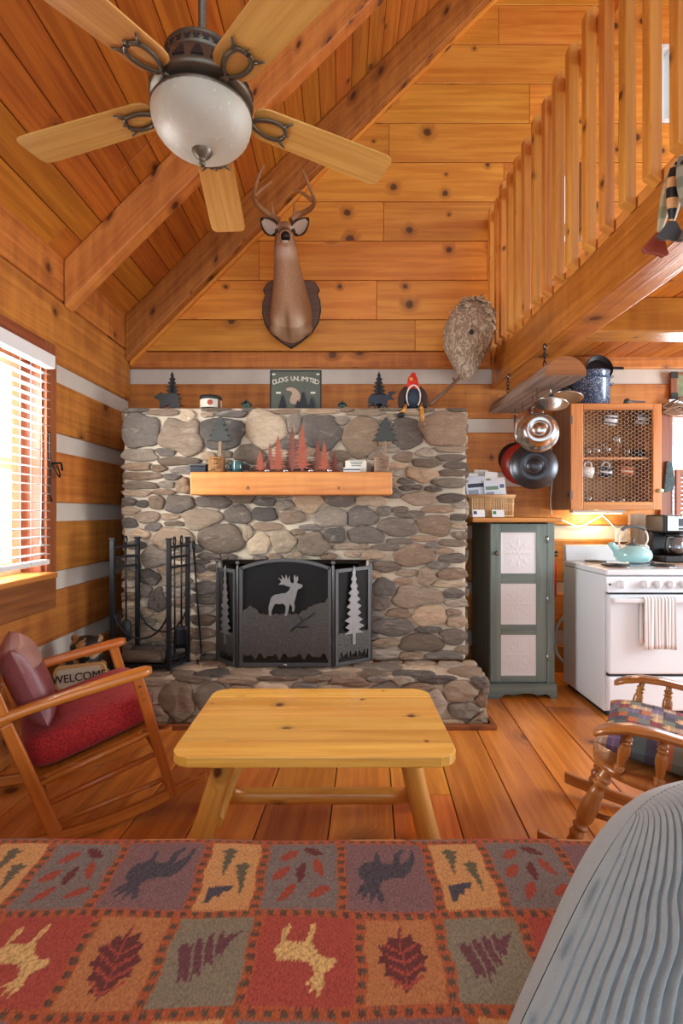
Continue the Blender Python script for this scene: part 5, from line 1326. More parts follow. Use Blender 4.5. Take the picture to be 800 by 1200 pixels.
# picture, vines and pot holder by the kitchen window
pc = empty('framed_picture', P(800,452,4.03), 'red-brown picture frame with dark corner blocks above the kitchen window', 'picture'); a_ = P(784,468,4.04); c_ = P(822,437,4.04)
b = MB(); b.box((a_.x,4.02,a_.z),(a_.x+.05,4.045,c_.z),axis=2); b.box((c_.x-.05,4.02,a_.z),(c_.x,4.045,c_.z),axis=2); b.box((a_.x+.05,4.022,a_.z),(c_.x-.05,4.045,a_.z+.02),axis=0); b.box((a_.x+.05,4.022,c_.z-.02),(c_.x-.05,4.045,c_.z),axis=0); b.build('frame', m_trimw, pc, bev=.003)
b = MB()
for x in (a_.x, c_.x-.05):
    for z in (a_.z, c_.z-.045): b = MB(); b.box((x-.002,4.014,z-.002),(x+.052,4.021,z+.047)); b.build('corner_block', m_blackm, pc)
pass
b = MB(); b.box((a_.x+.05,4.034,a_.z+.02),(c_.x-.05,4.038,c_.z-.02)); b.build('picture_print', plain('leafy_print', (120,128,92), .5, var=.6, nsc=20), pc)
vn = MB(); r = random.Random(12)
for i in range(26):
    p = P(776+r.uniform(-2,4), 478+r.uniform(-5,8), 4.0); q_ = p+V((r.uniform(.15,.3), r.uniform(-.05,.02), r.uniform(-.06,.09))); mid = p.lerp(q_, .5)+V((0,-.02,r.uniform(-.03,.05)))
    vn.tube(spline([p, mid, q_], 4), .0045, 5)
o = vn.build('dried_twigs', m_grey); tag(o, 'bundle of dried twigs lying along the top of the kitchen window', 'twigs')
ph_ = MB(); a_ = P(777,577,4.008); c_ = P(790,540,4.008)
ph_.prism([(a_.x,a_.z+.02),(a_.x+.01,a_.z),(c_.x-.01,a_.z+.02),(c_.x,a_.z+.09),(c_.x-.02,c_.z-.02),(c_.x-.05,c_.z),(a_.x+.02,c_.z-.01)], .02, M.Translation((0,4.008,0))); o = ph_.build('oven_mitt', plain('mitt_print', (70,88,92), .9, var=.8, nsc=40), bev=.006); tag(o, 'dark patterned oven mitt hanging beside the kitchen window shutter', 'oven mitt')

# ================================================================== HALF-LOG POT RACK
lx, lz, ly0, ly1, lr_ = 1.225, 2.015, 2.80, 3.86, .102
pk = empty('pot_rack', (lx, 3.3, lz), 'hanging half-log pot rack on chains under the loft beam', 'pot rack')
b = MB(); rows = []; rr2 = random.Random(4)
for i in range(13):
    y = ly0+(ly1-ly0)*i/12; sc_ = 1+.03*math.sin(i*1.3); row = []
    for k_ in range(15): 
        a = PI*k_/14; row.append((lx+lr_*sc_*math.cos(a)*1.12, y, lz+lr_*sc_*math.sin(a)*1.05))
    for t in (.6, .2, -.2, -.6): row.append((lx-lr_*sc_*1.12*t*1.0, y, lz-.004)) if False else None
    rows.append(row)
b.grid(rows, closed=True, cap0=True, cap1=True, sm=False); b.build('half_log', wood('grey_bark', (158,138,120), (104,86,72), kdens=.2, vary=.05, rough=.85, bump=.6, grain=34), pk)
b = MB(); b.prism([(lx+lr_*.98*math.cos(PI*k_/14)*1.12, lz+.003+lr_*.97*math.sin(PI*k_/14)*1.05) for k_ in range(15)], .006, M.Translation((0,ly0-.0025,0))); b.build('sawn_end', wood('sawn_end', (186,120,70), (148,90,50), kdens=0, grain=40, rough=.7), pk)
def chain(y):
    b = MB(); x = lx-.055; z0_, z1_ = lz+.07, BZ0+.0; n = 6
    for i in range(n):
        z = z0_+(z1_-z0_)*(i+.5)/n; hh = (z1_-z0_)/n*.72; L = []
        for k_ in range(13):
            a = 2*PI*k_/12; u, w_ = .009*math.cos(a), hh*math.sin(a)
            L.append((x+(u if i % 2 else 0), y+(0 if i % 2 else u), z+w_))
        b.tube(L, .0026, 6, cap=False)
    b.build('chain', m_black, pk)
    h = MB(); h.tube([(x,y,z1_+.005),(x,y,z1_-.012),(x+.012,y,z1_-.025),(x+.02,y,z1_-.01)], .003, 6); h.build('ceiling_hook', m_steel, pk)
chain(2.95); chain(3.6)
hooks = []
def hook(x, y, z1=None):
    b = MB(); z = lz+.004; e = min(z-.03, (z1 if z1 else z-.035)-.004); b.tube([(x,y,z),(x,y,e+.01),(x+.004,y,e),(x+.014,y,e+.004),(x+.016,y,e+.016)], .0028, 6); b.build('hook', m_steel, pk)
def hung_pan(name, lb, px, py, d, r_, dep, mat_, rimm, tilt, yawd, hl, hmat, cat='pan', lathe=None):
    c0 = P(px, py, d); t_ = empty(name, c0, lb, cat, 'pans hung from the half-log rack')
    m_ = mat4(c0, rx=90+tilt, rz=yawd)       # local z looks to the camera: the underside faces us
    prof_ = lathe or [(.0,0),(r_*.30,.0),(r_*.31,-.003),(r_*.36,-.003),(r_*.37,0),(r_*.62,0),(r_*.66,-.003),(r_*.7,-.005),(r_*.9,-dep*.55),(r_,-dep),(r_*1.02,-dep*1.02),(r_*.98,-dep*1.02),(r_*.86,-dep*.5),(r_*.5,-.012)]
    b = MB(); b.lathe(prof_, (0,0,0), 36); b.v = [m_ @ v for v in b.v]; b.build('pan_body', mat_, t_)
    top = m_ @ V((0, r_, -dep)); hk = V((top.x, top.y, lz-.04))
    b = MB()
    if hl: 
        p1 = m_ @ V((0, r_+hl, -dep-.012)); b.tube([top, top.lerp(p1, .3), top.lerp(p1, .7), p1], [.007,.009,.011,.009], 10, flat=.6); b.build('handle', hmat, t_, bev=0)
        hook(p1.x, p1.y, p1.z)
    else:
        b.tube(spline([m_ @ V((-.03, r_*.98, -dep)), m_ @ V((-.025, r_+.04, -dep-.01)), m_ @ V((.025, r_+.04, -dep-.01)), m_ @ V((.03, r_*.98, -dep))]), .005, 8); b.build('handle', hmat, t_); p1 = m_ @ V((0, r_+.04, -dep-.01)); hook(p1.x, p1.y, p1.z)
    return t_
hung_pan('stainless_pot', 'shiny stainless steel pot hanging bottom-out nearest on the half-log rack', 632, 502, 2.98, .12, .09, m_steel, None, -6, -14, 0, m_steel, 'pot')
m_darkpan = plain('dark_steel_pan', (72,74,78), .35, .8, var=.2); m_redpan = plain('red_pan', (150,34,28), .35, var=.1)
hung_pan('frying_pan', 'dark steel frying pan hanging behind the shiny pot', 626, 545, 3.22, .145, .04, m_darkpan, None, -4, -12, .165, m_steel)
hung_pan('red_frying_pan', 'red frying pan mostly hidden behind the dark steel pan', 613, 543, 3.42, .14, .045, m_redpan, None, 0, -14, .15, m_redpan)
hung_pan('black_frying_pan', 'small black frying pan hanging deepest on the half-log rack', 604, 537, 3.62, .115, .045, m_black, None, 0, -16, .2, m_steel)
for (px, py, d, r_, lb) in ((645,474,2.95,.095,'flat stainless lid hung level under the half-log, nearer and lower one'), (664,466,3.08,.09,'flat stainless lid hung level under the half-log, higher one at right')):
    c0 = P(px, py, d); t_ = empty('pan_lid', c0, lb, 'lid', 'lids on the half-log rack'); m_ = mat4(c0, rx=-9, ry=10); b = MB()
    b.lathe([(r_,0),(r_*1.02,.004),(r_*.9,.012),(r_*.4,.026),(.015,.03)], (0,0,0), 32); b.v = [m_ @ v for v in b.v]; b.build('lid_plate', m_steel, t_)
    b = MB(); b.lathe([(.008,.03),(.008,.042),(.018,.05),(.014,.058)], (0,0,0), 14); b.v = [m_ @ v for v in b.v]; b.build('lid_knob', m_blackm, t_)
    b = MB(); b.tube([c0+V((0,0,.055)), V((c0.x, c0.y, max(lz-.004, c0.z+.06)))], .002, 5); b.build('hanging_wire', m_steel, t_)
# ================================================================== CEILING FAN
FX, FY, FZ = -.446, 1.64, 2.58
fan = empty('ceiling_fan', (FX, FY, FZ-.2), 'pewter ceiling fan with five light oak blades and a frosted glass bowl', 'ceiling fan')
fc_ = V((FX, FY, 0))
b = MB(); b.tube([(FX,FY,2.72),(FX,FY,roofz(FX)-.05)], .0125, 14); b.build('downrod', m_bronze, fan)
b = MB(); b.lathe([(.02,0),(.07,-.02),(.075,-.08),(.03,-.11)][::-1], (FX+.02,FY,roofz(FX)-.02), 24, m=Euler((0,R(-45),0)).to_matrix()); b.build('canopy', m_bronze, fan)
b = MB(); b.lathe([(.02,2.735),(.06,2.732),(.095,2.726),(.114,2.718),(.118,2.712),(.114,2.708),(.117,2.704),(.117,2.676),(.114,2.672),(.121,2.667),(.126,2.66),(.138,2.642),(.152,2.612),(.16,2.592),(.162,2.582),(.157,2.574),(.12,2.568),(.06,2.566)], (FX,FY,0), 48); mh = b.build('motor_housing', m_bronze, fan)
b = MB()
for k in range(18):
    a = 2*PI*k/18; m_ = M.Translation((FX,FY,2.622)) @ M.Rotation(a, 4, 'Z') @ M.Translation((.1475,0,0)) @ M.Rotation(R(90), 4, 'Z') @ M.Rotation(R(-26), 4, 'X')
    b.prism([(-.018,-.026),(.018,-.026),(.006,.024),(-.006,.024)], .006, m_)
b.build('vent_slots', m_blackm, mh)
b = MB()
for k in range(26):
    a = 2*PI*k/26; m_ = M.Translation((FX,FY,2.69)) @ M.Rotation(a, 4, 'Z') @ M.Translation((.1165,0,0)) @ M.Rotation(R(90), 4, 'Z')
    b.prism([(-.009,.008),(-.003,.008),(0,.003),(.003,.008),(.009,.008),(.009,.003),(.003,-.002),(.009,-.007),(-.009,-.007),(-.003,-.002),(-.009,.003)], .004, m_)
b.build('fretwork_band', m_blackm, mh)
b = MB(); b.lathe([(.05,2.572),(.05,2.55),(.06,2.545),(.155,2.545),(.16,2.538),(.156,2.53)], (FX,FY,0), 40); b.build('light_fitter', m_bronze, fan)
m_frost = NT('frosted_bowl'); o_ = m_frost.obj(); n_ = m_frost.noise(o_, 60, 3)
m_frost.setc(m_frost.mix(m_frost.step(n_, .62, .72), col(196,194,180), col(220,216,202))); m_frost.p(Roughness=.5, Subsurface_Weight=.2, Subsurface_Scale=.05, Transmission_Weight=.1); m_frost = m_frost.m
b = MB(); pr_ = [(.157,2.54)]+[(.157*math.cos(R(a))**.85, 2.53-.108*math.sin(R(a))) for a in range(0, 90, 8)]+[(.012,2.422)]; b.lathe(pr_, (FX,FY,0), 48); b.build('light_bowl', m_frost, fan)
b = MB(); b.lathe([(.006,2.378),(.010,2.382),(.010,2.388),(.006,2.392),(.012,2.4),(.024,2.41),(.034,2.425),(.036,2.432)], (FX,FY,0), 24); b.build('finial', m_bronze, fan)
for k in range(5):
    th_ = R(95+72*k); m_ = M.Translation((FX,FY,2.588)) @ M.Rotation(th_, 4, 'Z') @ M.Rotation(R(5.2), 4, 'Y') @ M.Rotation(R(-5), 4, 'X')
    o = []
    for x, hw in ((.165,.030),(.170,.046),(.185,.058),(.21,.064),(.3,.066),(.45,.070),(.6,.073),(.635,.072),(.652,.066),(.66,.052)): o.append((x, hw))
    poly = o+[(x, -w_) for x, w_ in o[::-1]]
    b = MB(); b.prism(poly, .006, m_ @ M(((1,0,0,0),(0,0,1,0),(0,1,0,0),(0,0,0,1)))); bl_ = b.build('blade', m_oak, fan, bev=.001)
    b = MB(); z = -.009; q_ = M.Translation((0,0,z))
    b.tube([m_ @ V((.10,0,.005)), m_ @ V((.135,0,-.012)), m_ @ V((.165,0,-.012))], [.014,.012,.010], 8, flat=.7)
    # open heart shaped bracket under the blade
    for s in (-1, 1): b.tube(spline([m_ @ V(p) for p in ((.155,0,-.012),(.185,s*.022,-.011),(.225,s*.034,-.010),(.262,s*.028,-.009),(.275,s*.008,-.009))], 5), [.008]*21, 8, flat=.6)
    b.tube([m_ @ V((.262,-.03,-.009)), m_ @ V((.29,-.052,-.008))], [.008,.003], 7, flat=.6); b.tube([m_ @ V((.262,.03,-.009)), m_ @ V((.29,.052,-.008))], [.008,.003], 7, flat=.6)
    b.tube([m_ @ V((.27,0,-.009)), m_ @ V((.29,0,-.008))], [.008,.004], 7, flat=.6)
    b.build('blade_iron', m_bronze, bl_)

# ================================================================== DEER
DXc, DZc = (341.5-400)/600*4.0, 0
dm = empty('deer_mount', (-.39, 4.0, 2.55), 'mounted whitetail deer head with antlers on a dark shield plaque', 'deer head')
pz4 = lambda y: EYE-(y-600)/600*4.02
px4 = lambda x: (x-400)/600*4.02
pl = [(341,407),(352,400),(365,389),(372,377),(375,364),(374,352),(371,345),(373.5,340),(368,331),(361,329),(341,332),(321,329),(314,332),(309,340),(311.5,346),(308.5,354),(308,366),(311,379),(318,390),(330,400)]
b = MB(); b.prism([(px4(x), pz4(y)) for x, y in pl], .03, M.Translation((0,4.02,0))); b.build('plaque', wood('plaque_wood', (112,84,66), (84,60,46), kdens=0, grain=50, rough=.4), dm, bev=.008, seg=2)
b = MB(); cxp = sum(px4(x) for x, y in pl)/len(pl); czp = sum(pz4(y) for x, y in pl)/len(pl)
b.prism([(cxp+(px4(x)-cxp)*1.035, czp+(pz4(y)-czp)*1.03) for x, y in pl], .014, M.Translation((0,4.029,0))); b.build('plaque_edge', m_blackm, dm, bev=.003)
# one continuous body: chest, neck, skull, muzzle
def ring_loft(b, secs, n=22):
    rows = []
    for c0, ax, up, rx, rz in secs:
        c0 = V(c0); ax = V(ax).normalized(); u = V((1,0,0)); w_ = ax.cross(u).normalized(); u = w_.cross(ax).normalized()
        rows.append([c0+u*rx*math.cos(2*PI*k/n)+w_*rz*math.sin(2*PI*k/n) for k in range(n)])
    b.grid(rows, closed=True, cap0=True, cap1=True)
def PD(px, py, d): return P(px, py, d)
b = MB()
nk = [(PD(341,372,3.99),.165,.20), (PD(341,372,3.94),.165,.195), (PD(341,366,3.87),.158,.175), (PD(340,350,3.80),.138,.145), (PD(338,330,3.74),.112,.122), (PD(336,310,3.69),.093,.11), (PD(334.5,292,3.67),.082,.10), (PD(333.5,280,3.68),.072,.08), (PD(333.5,274,3.70),.06,.055)]
secs = []
for i, (c0, rx, rz) in enumerate(nk):
    a0 = nk[max(i-1, 0)][0]; a1 = nk[min(i+1, len(nk)-1)][0]; ax = (a1-a0) if i else V((0,-1,0.05))
    secs.append((c0, ax, None, rx, rz))
ring_loft(b, secs)
b.ell(PD(333.5,271,3.66), (.064,.085,.058)); b.ell(PD(333.5,272,3.60), (.057,.085,.05))
ms_secs = [(PD(333.5,272,3.62),V((0,-1,-.22)),None,.056,.052), (PD(333.8,274,3.54),V((0,-1,-.22)),None,.047,.046), (PD(334,275,3.47),V((0,-1,-.3)),None,.041,.042), (PD(334.5,277.5,3.42),V((0,-1,-.25)),None,.036,.038), (PD(334.5,279,3.39),V((0,-1,-.2)),None,.026,.028)]
ring_loft(b, ms_secs); b.ell(PD(334.5,284,3.44), (.024,.05,.018)); b.ell(PD(334.5,276,3.395), (.027,.02,.02))
for s in (-1, 1): b.ell(PD(333.7+s*8.5,269,3.575), (.022,.03,.018)); b.ell(PD(341+s*15,386,3.93), (.07,.06,.05))
def deerc(p):
    g = lambda x, w: math.exp(-(x/w)**2)
    dx = p.x+.395
    if p.y < 3.41 and p.z > EYE+(600-281)/600*3.4-.004: return col(30,27,27)
    if p.y < 3.5 and p.z < EYE+(600-281.5)/600*3.44: return col(226,214,198)
    f = min(1, abs(dx)/.15)
    c = np.array((192,154,122.))*(1-f)+np.array((148,106,70.))*f
    zt = EYE+(600-297)/600*3.62
    k = g(p.z-zt, .05)*g(dx, .062)*(1 if p.y < 3.66 else .3); c = c*(1-k)+np.array((232,218,200.))*k
    if p.y > 3.6:
        zl = EYE+(600-386)/600*3.9
        k = .8*g(p.z-zl, .06)*g(abs(dx)-.085, .04); c = c*(1-k)+np.array((224,204,182.))*k
        k = .6*g(p.z-zl, .09)*g(dx, .02); c = c*(1-k)+np.array((92,64,44.))*k
    if p.z > EYE+(600-287)/600*3.62:
        k = .75 if p.y < 3.72 else .4; c = c*(1-k)+np.array((146,110,76.))*k
        k = g(p.y-3.56, .05)*g(abs(dx)-.05, .02); c = c*(1-k)+np.array((226,206,182.))*k*1.0
        k = g(p.y-3.46, .04)*.6; c = c*(1-k)+np.array((92,70,54.))*k
    return col(*c)
fur = NT('deer_fur'); o_ = fur.obj(); mp = fur.new('ShaderNodeMapping'); mp.inputs['Scale'].default_value = (120,120,30); fur.lk(o_, mp.inputs[0]); n_ = fur.noise(mp.outputs[0], 1.0, 4)
hs = fur.new('ShaderNodeHueSaturation'); fur.lk(fur.attr('col').outputs['Color'], hs.inputs['Color']); fur.lk(fur.math('MULTIPLY_ADD', n_, .6, .7), hs.inputs['Value']); fur.setc(hs.outputs[0]); fur.p(Roughness=.9, Specular_IOR_Level=.2); fur.bump(n_, .5, .004); fur = fur.m
body = fused(b, .0085, deerc, 4).build('body', fur, dm)
m_ear = vcol('ear_fur', .9, 60, .2); m_antler = plain('antler', (176,130,86), .5, var=.35, nsc=18); m_eye = plain('glass_eye', (14,10,8), .05, coat=1)
for s in (-1, 1):
    e0 = PD(333.5+s*10, 272, 3.655); e1 = PD(333.5+s*27.5, 256, 3.66); b = MB(); ax = (e1-e0); L = ax.length; ax.normalize(); up = V((0,0,1)); up = (up-ax*up.dot(ax)).normalized(); dep = ax.cross(up)*s
    rows = []
    for i in range(9):
        t = i/8; w_ = .06*math.sin(PI*(.12+.88*t)**.8)**.8*(1 if t < .97 else .2); row = []
        for j in range(9):
            v_ = -1+2*j/8; row.append(e0+ax*L*t*1.05+up*w_*v_+V((0,1,0))*(.03*(1-v_*v_)*(1-t*.6)))
        rows.append(row)
    b.grid(rows, cf=lambda i, j: col(206,188,168) if 1 <= j <= 6 and 1 <= i <= 6 else col(70,50,38)); b.build('ear', m_ear, dm, solid=.006)
    b = MB(); b.ell(PD(334+s*9.6,270.5,3.55), (.016,.017,.0145), 14, 10); b.build('eye', m_eye, dm)
    # antler: main beam sweeps out and up, three tines
    b = MB(); X = lambda px, py, d: PD(px, py, d)
    if s < 0:
        beam = [X(326,258,3.665),X(318,253,3.68),X(309,247,3.66),X(300,238,3.60),X(297,229,3.53),X(300,216,3.47),X(305,202,3.45),X(309,193.5,3.44)]
        tines = [[X(298,230,3.53),X(306,222,3.55),X(314,216,3.57),X(318.5,212,3.58)], [X(321,255,3.67),X(319,246,3.66),X(318,237,3.65)]]
    else:
        beam = [X(341,259,3.665),X(349,252,3.68),X(358,248,3.66),X(366,242,3.60),X(368,234,3.53),X(364,222,3.47),X(358,208,3.45),X(354,199.5,3.44)]
        tines = [[X(366,235,3.53),X(357,228,3.55),X(348,223,3.57),X(343,220.5,3.58)], [X(345,256,3.67),X(345,246,3.66),X(344.5,236,3.65)]]
    bs = spline(beam, 5); b.tube(bs, [.024-.017*i/(len(bs)-1) for i in range(len(bs))], 10)
    for tn in tines: tt = spline(tn, 4); b.tube(tt, [.016-.012*i/(len(tt)-1) for i in range(len(tt))], 8)
    b.build('antler', m_antler, dm)
b = MB(); b.ell(PD(334.5,276.5,3.385), (.026,.014,.018)); b.build('nose', plain('wet_nose', (26,24,26), .25), dm)

# ================================================================== HORNET NEST
hn = empty('hornet_nest', P(549,440,3.8), 'grey papery hornet nest hanging on a branch against the gable', 'nest')
cN = P(549,395,3.70)
nst = NT('paper_nest'); o_ = nst.obj(); wv = nst.new('ShaderNodeTexWave', wave_type='BANDS'); wv.inputs['Scale'].default_value = 7; wv.inputs['Distortion'].default_value = 14; wv.inputs['Detail'].default_value = 4; wv.inputs['Detail Scale'].default_value = 2.5; nst.lk(o_, wv.inputs['Vector'])
n_ = nst.noise(o_, 26, 5, .6, 1.2); cr = nst.mix(wv.outputs['Fac'], col(168,146,122), col(214,196,170)); nst.setc(nst.mix(nst.step(n_, .45, .7), cr, col(150,130,112))); nst.p(Roughness=.95, Specular_IOR_Level=.1); nst.bump(wv.outputs['Fac'], .8, .012); nst = nst.m
b = MB(); rr3 = random.Random(3); rows = []
NP = [(355,.05),(350.5,.0),(353,.075),(358,.115),(366,.15),(376,.175),(386,.184),(396,.184),(406,.172),(416,.145),(425,.115),(433,.085),(440,.05),(446,.02)]
NP = NP[1:]
for i, (py, r_) in enumerate(NP):
    row = []; r_ *= .966
    for k in range(40):
        a = 2*PI*k/40; q_ = r_*(1+.05*math.sin(3*a+i*.9)+.035*math.sin(7*a-i*1.7)+.03*rr3.uniform(-1,1))
        dxp = -(py-395)*.0006 if py < 425 else -.018-(py-425)*.0005
        row.append(V((cN.x+dxp+q_*math.cos(a), cN.y+q_*math.sin(a)*.95, EYE-(py-600)/600*3.70+rr3.uniform(-.004,.004))))
    rows.append(row)
b.grid(rows, closed=True, cap0=True, cap1=True); b.build('paper_shell', nst, hn, sub=1)
b = MB()
for i in range(110):
    a = rr3.uniform(PI*1.0, PI*2.2); t = rr3.uniform(0,1)**1.3; py = 353+t*45; r_ = np.interp(py, [p[0] for p in NP], [p[1] for p in NP]); p0 = V((cN.x-(py-395)*.0006+r_*1.0*math.cos(a), cN.y+r_*.95*math.sin(a), EYE-(py-600)/600*3.70))
    if t > .35 and math.cos(a) < .3: continue
    nrm = (p0-cN).normalized(); s = rr3.uniform(.012,.024); tn = nrm.cross(V((rr3.uniform(-1,1),rr3.uniform(-1,1),rr3.uniform(-1,1)))).normalized(); bn = nrm.cross(tn)
    b.grid([[p0+tn*s*(u-.5)*2+bn*s*(v_-.5)*1.3+nrm*(.004+.010*math.sin(PI*u)*v_) for u in (0,.25,.5,.75,1)] for v_ in (0,.5,1)])
o = b.build('torn_flakes', plain('pale_flake', (204,190,164), .95), hn, solid=.0015); o['kind'] = 'stuff'
b = MB(); p0 = P(551.5,392,3.60); e_ = P(547,396,3.645); b.ell(V((e_.x,cN.y-.176,e_.z)), (.016,.012,.019), 12, 8); b.build('entrance_hole', m_blackm, hn)
b = MB(); bp_ = spline([P(503,474,3.93),P(520,460,3.92),P(534,447,3.76),P(546,436,3.70),P(556,428,3.72),P(566,380,3.9),P(562,352,3.76),P(566,344,3.76)], 5)
b.tube(bp_, [.016-.011*i/(len(bp_)-1) for i in range(len(bp_))], 9); b.tube(spline([P(545,441,3.72),P(553,437,3.8),P(560,431,3.93)],4), [.009-.0006*i for i in range(9)], 7); b.tube([P(534,447,3.76),P(530,443,3.76)], [.01,.007], 7); b.build('branch', m_grey, hn)

# ================================================================== CARVED FISH ON STRINGS
def fish(lb, top, bot, w_, cbody, cband, ctail, thick=.022, tailw=.045):
    top = V(top); bot = V(bot); t_ = empty('carved_fish', bot, lb, 'fish', 'carved fish hanging by the loft beam')
    ax = (bot-top); L = ax.length; ax.normalize(); sd = ax.cross(V((0,-1,0))).normalized(); fr = V((0,-1,0)); fr = (fr-ax*fr.dot(ax)).normalized()
    b = MB(); rows = []; N = 26
    for i in range(N+1):
        t = i/N; r_ = w_*(math.sin(PI*(t*.86+.07))**.75)*(1-.45*t); row = []
        for k in range(16):
            a = 2*PI*k/16; row.append(top+ax*L*.8*t+sd*r_*math.cos(a)+fr*r_*.55*math.sin(a))
        rows.append(row)
    def cf(i, j):
        belly = 5 <= (j % 16) <= 9
        if belly: return col(*cbody)
        return col(*(cband[(i//4) % len(cband)]))
    b.grid(rows, closed=True, cap0=True, cap1=True, cf=cf); b.build('body', m_satin, t_)
    e0 = top+ax*L*.76; b = MB(); n_ = 10; poly = [(-.012,0),(-tailw*.7,L*.12),(-tailw,L*.2),(-tailw*.7,L*.235),(0,L*.225),(tailw*.7,L*.235),(tailw,L*.2),(tailw*.7,L*.12),(.012,0)]
    m_ = M(((sd.x,fr.x,ax.x,e0.x),(sd.y,fr.y,ax.y,e0.y),(sd.z,fr.z,ax.z,e0.z),(0,0,0,1))); b.prism(poly, .012, m_, c=col(*ctail)); b.build('tail', m_satin, t_, bev=.003)
    b = MB(); kk = V((1.183, top.y, 2.475)); b.tube([top, kk], .0018, 5); b.build('string', m_cream, t_)
    b = MB(); b.ell(top+ax*L*.09+fr*w_*.33+sd*w_*.3, (.005,.005,.005), 8, 6); b.build('eye', m_blackm, t_)
d_ = 1.64
fish('pale green carved fish with a rust-red tail, leftmost of the hanging fish', P(791,190,1.66), P(766,300,1.66), .026, (226,220,198), [(178,184,150),(150,160,130),(196,196,168)], (150,66,44))
fish('orange and black banded carved fish with a dark grey tail', P(794,186,1.60), P(785,283,1.60), .034, (232,224,206), [(222,168,110),(34,32,34)], (74,74,76))
fish('speckled grey carved fish with an orange belly, rightmost of the hanging fish', P(799,184,1.56), P(812,282,1.56), .034, (230,140,96), [(120,118,100),(150,146,124)], (90,80,70))
# black iron hook at the left window trim
hk = empty('iron_wall_hook', (XL+.03, 2.92, 1.5), 'black iron hook with a long strap on the left window trim', 'hook')
b = MB(); b.tube(spline([(XL+.03,2.875,1.72),(XL+.032,2.872,1.6),(XL+.03,2.885,1.5),(XL+.03,2.88,1.38),(XL+.03,2.895,1.33)]), .005, 7); b.build('strap', m_black, hk)
b = MB(); b.tube(spline([(XL+.03,2.88,1.545),(XL+.035,2.94,1.55),(XL+.03,2.99,1.555),(XL+.03,3.0,1.53),(XL+.04,2.985,1.515)]), .006, 7); b.tube(spline([(XL+.03,2.9,1.54),(XL+.05,2.91,1.49),(XL+.05,2.94,1.47),(XL+.04,2.955,1.5),(XL+.03,2.95,1.54)]), .004, 7); b.build('hook_arm', m_black, hk)
# ================================================================== LEFT ROCKING CHAIR (open arm, red seat)
LC = V((-1.215, 2.20, 0)); LM = M.Translation(LC) @ M.Rotation(R(33), 4, 'Z')
rc = empty('rocking_chair', LC, 'honey wood rocking chair with open arms and a red seat cushion by the left wall', 'rocking chair')
lp = lambda x, y, z: LM @ V((x, y, z))
upn = (LM.to_3x3() @ V((-.26,0,.97)))
side_n = LM.to_3x3() @ V((0,1,0))
def rz_(x): return .012+ .30*(x-.02)**2
for s in (-1, 1):
    y = .285*s; ys_ = .27*s
    # arm: long paddle, wider at the front
    b = MB(); rows = []; A = [(-.285,.505,.016,.014),(-.24,.512,.024,.018),(-.12,.540,.028,.019),(.03,.568,.031,.02),(.15,.588,.035,.021),(.25,.604,.037,.021),(.295,.611,.033,.02),(.318,.614,.018,.014)]
    for x, z, w_, t_ in A: rows.append([lp(x, y+w_*math.copysign(abs(math.cos(a))**.7, math.cos(a)), z+t_*math.copysign(abs(math.sin(a))**.7, math.sin(a))) for a in [2*PI*k/16 for k in range(16)]])
    b.grid(rows, closed=True, cap0=True, cap1=True); b.build('arm', m_rock, rc)
    b = MB(); b.bar(lp(.262,y,.592), lp(.408,y,.06), .046, .03, up=side_n, w1=.036); fl = b.build('front_leg', m_rock, rc, bev=.007, seg=3)
    b = MB()
    for k in range(3): q_ = lp(.272+.008*k, y, .555-.028*k); b.lathe([(.0055,0),(.0055,.003)], q_-side_n*(.0155 if s < 0 else -.0155), 10, m=M.Rotation(R(33), 3, 'Z') @ M.Rotation(R(90), 3, 'X'))
    b.build('screw_plugs', m_trimw, fl)
    b = MB(); pts = [(-.03,.05),(-.10,.26),(-.19,.50),(-.25,.68),(-.315,.88)]
    for (x0_, z0_), (x1_, z1_) in ((pts[0],pts[2]),(pts[2],pts[4])): b.bar(lp(x0_,y,z0_), lp(x1_,y,z1_), .05, .03, up=side_n, w1=.042)
    b.build('back_post', m_rock, rc, bev=.007, seg=3)
    b = MB(); rows = []
    for i in range(25):
        x = -.33+.88*i/24; z = rz_(x); hh = .022*(1 if 2 < i < 23 else .7); rows.append([lp(x, y+.014*cx, z+hh+hh*cz) for cx, cz in ((-1,-1),(1,-1),(1,1),(-1,1))])
    b.grid(rows, closed=True, cap0=True, cap1=True, sm=False); b.build('rocker', m_rock, rc, bev=.005, seg=2)
    for (xa_, za_), (xb_, zb_), r_ in (((-.108,.245),(.325,.355),.013), ((-.075,.165),(.352,.262),.0125), ((-.045,.085),(.385,.145),.011)):
        b = MB(); b.tube([lp(xa_,y,za_).lerp(lp(xb_,y,zb_), t) for t in (0,.5,1)], [r_*.85,r_,r_*.85], 10); b.build('side_rung', m_rock, rc)
for (x, z) in ((.33,.345),(.36,.235),(-.10,.235),(-.06,.13)):
    b = MB(); b.tube([lp(x,-.28,z), lp(x,.28,z)], .012, 10); b.build('cross_rung', m_rock, rc)
for (x, z) in ((-.22,.60),(-.26,.72),(-.30,.84)):
    b = MB(); b.bar(lp(x,-.272,z), lp(x,.272,z), .012, .06, up=(LM.to_3x3() @ V((-.3,0,.95)))); b.build('back_slat', m_rock, rc, bev=.003)
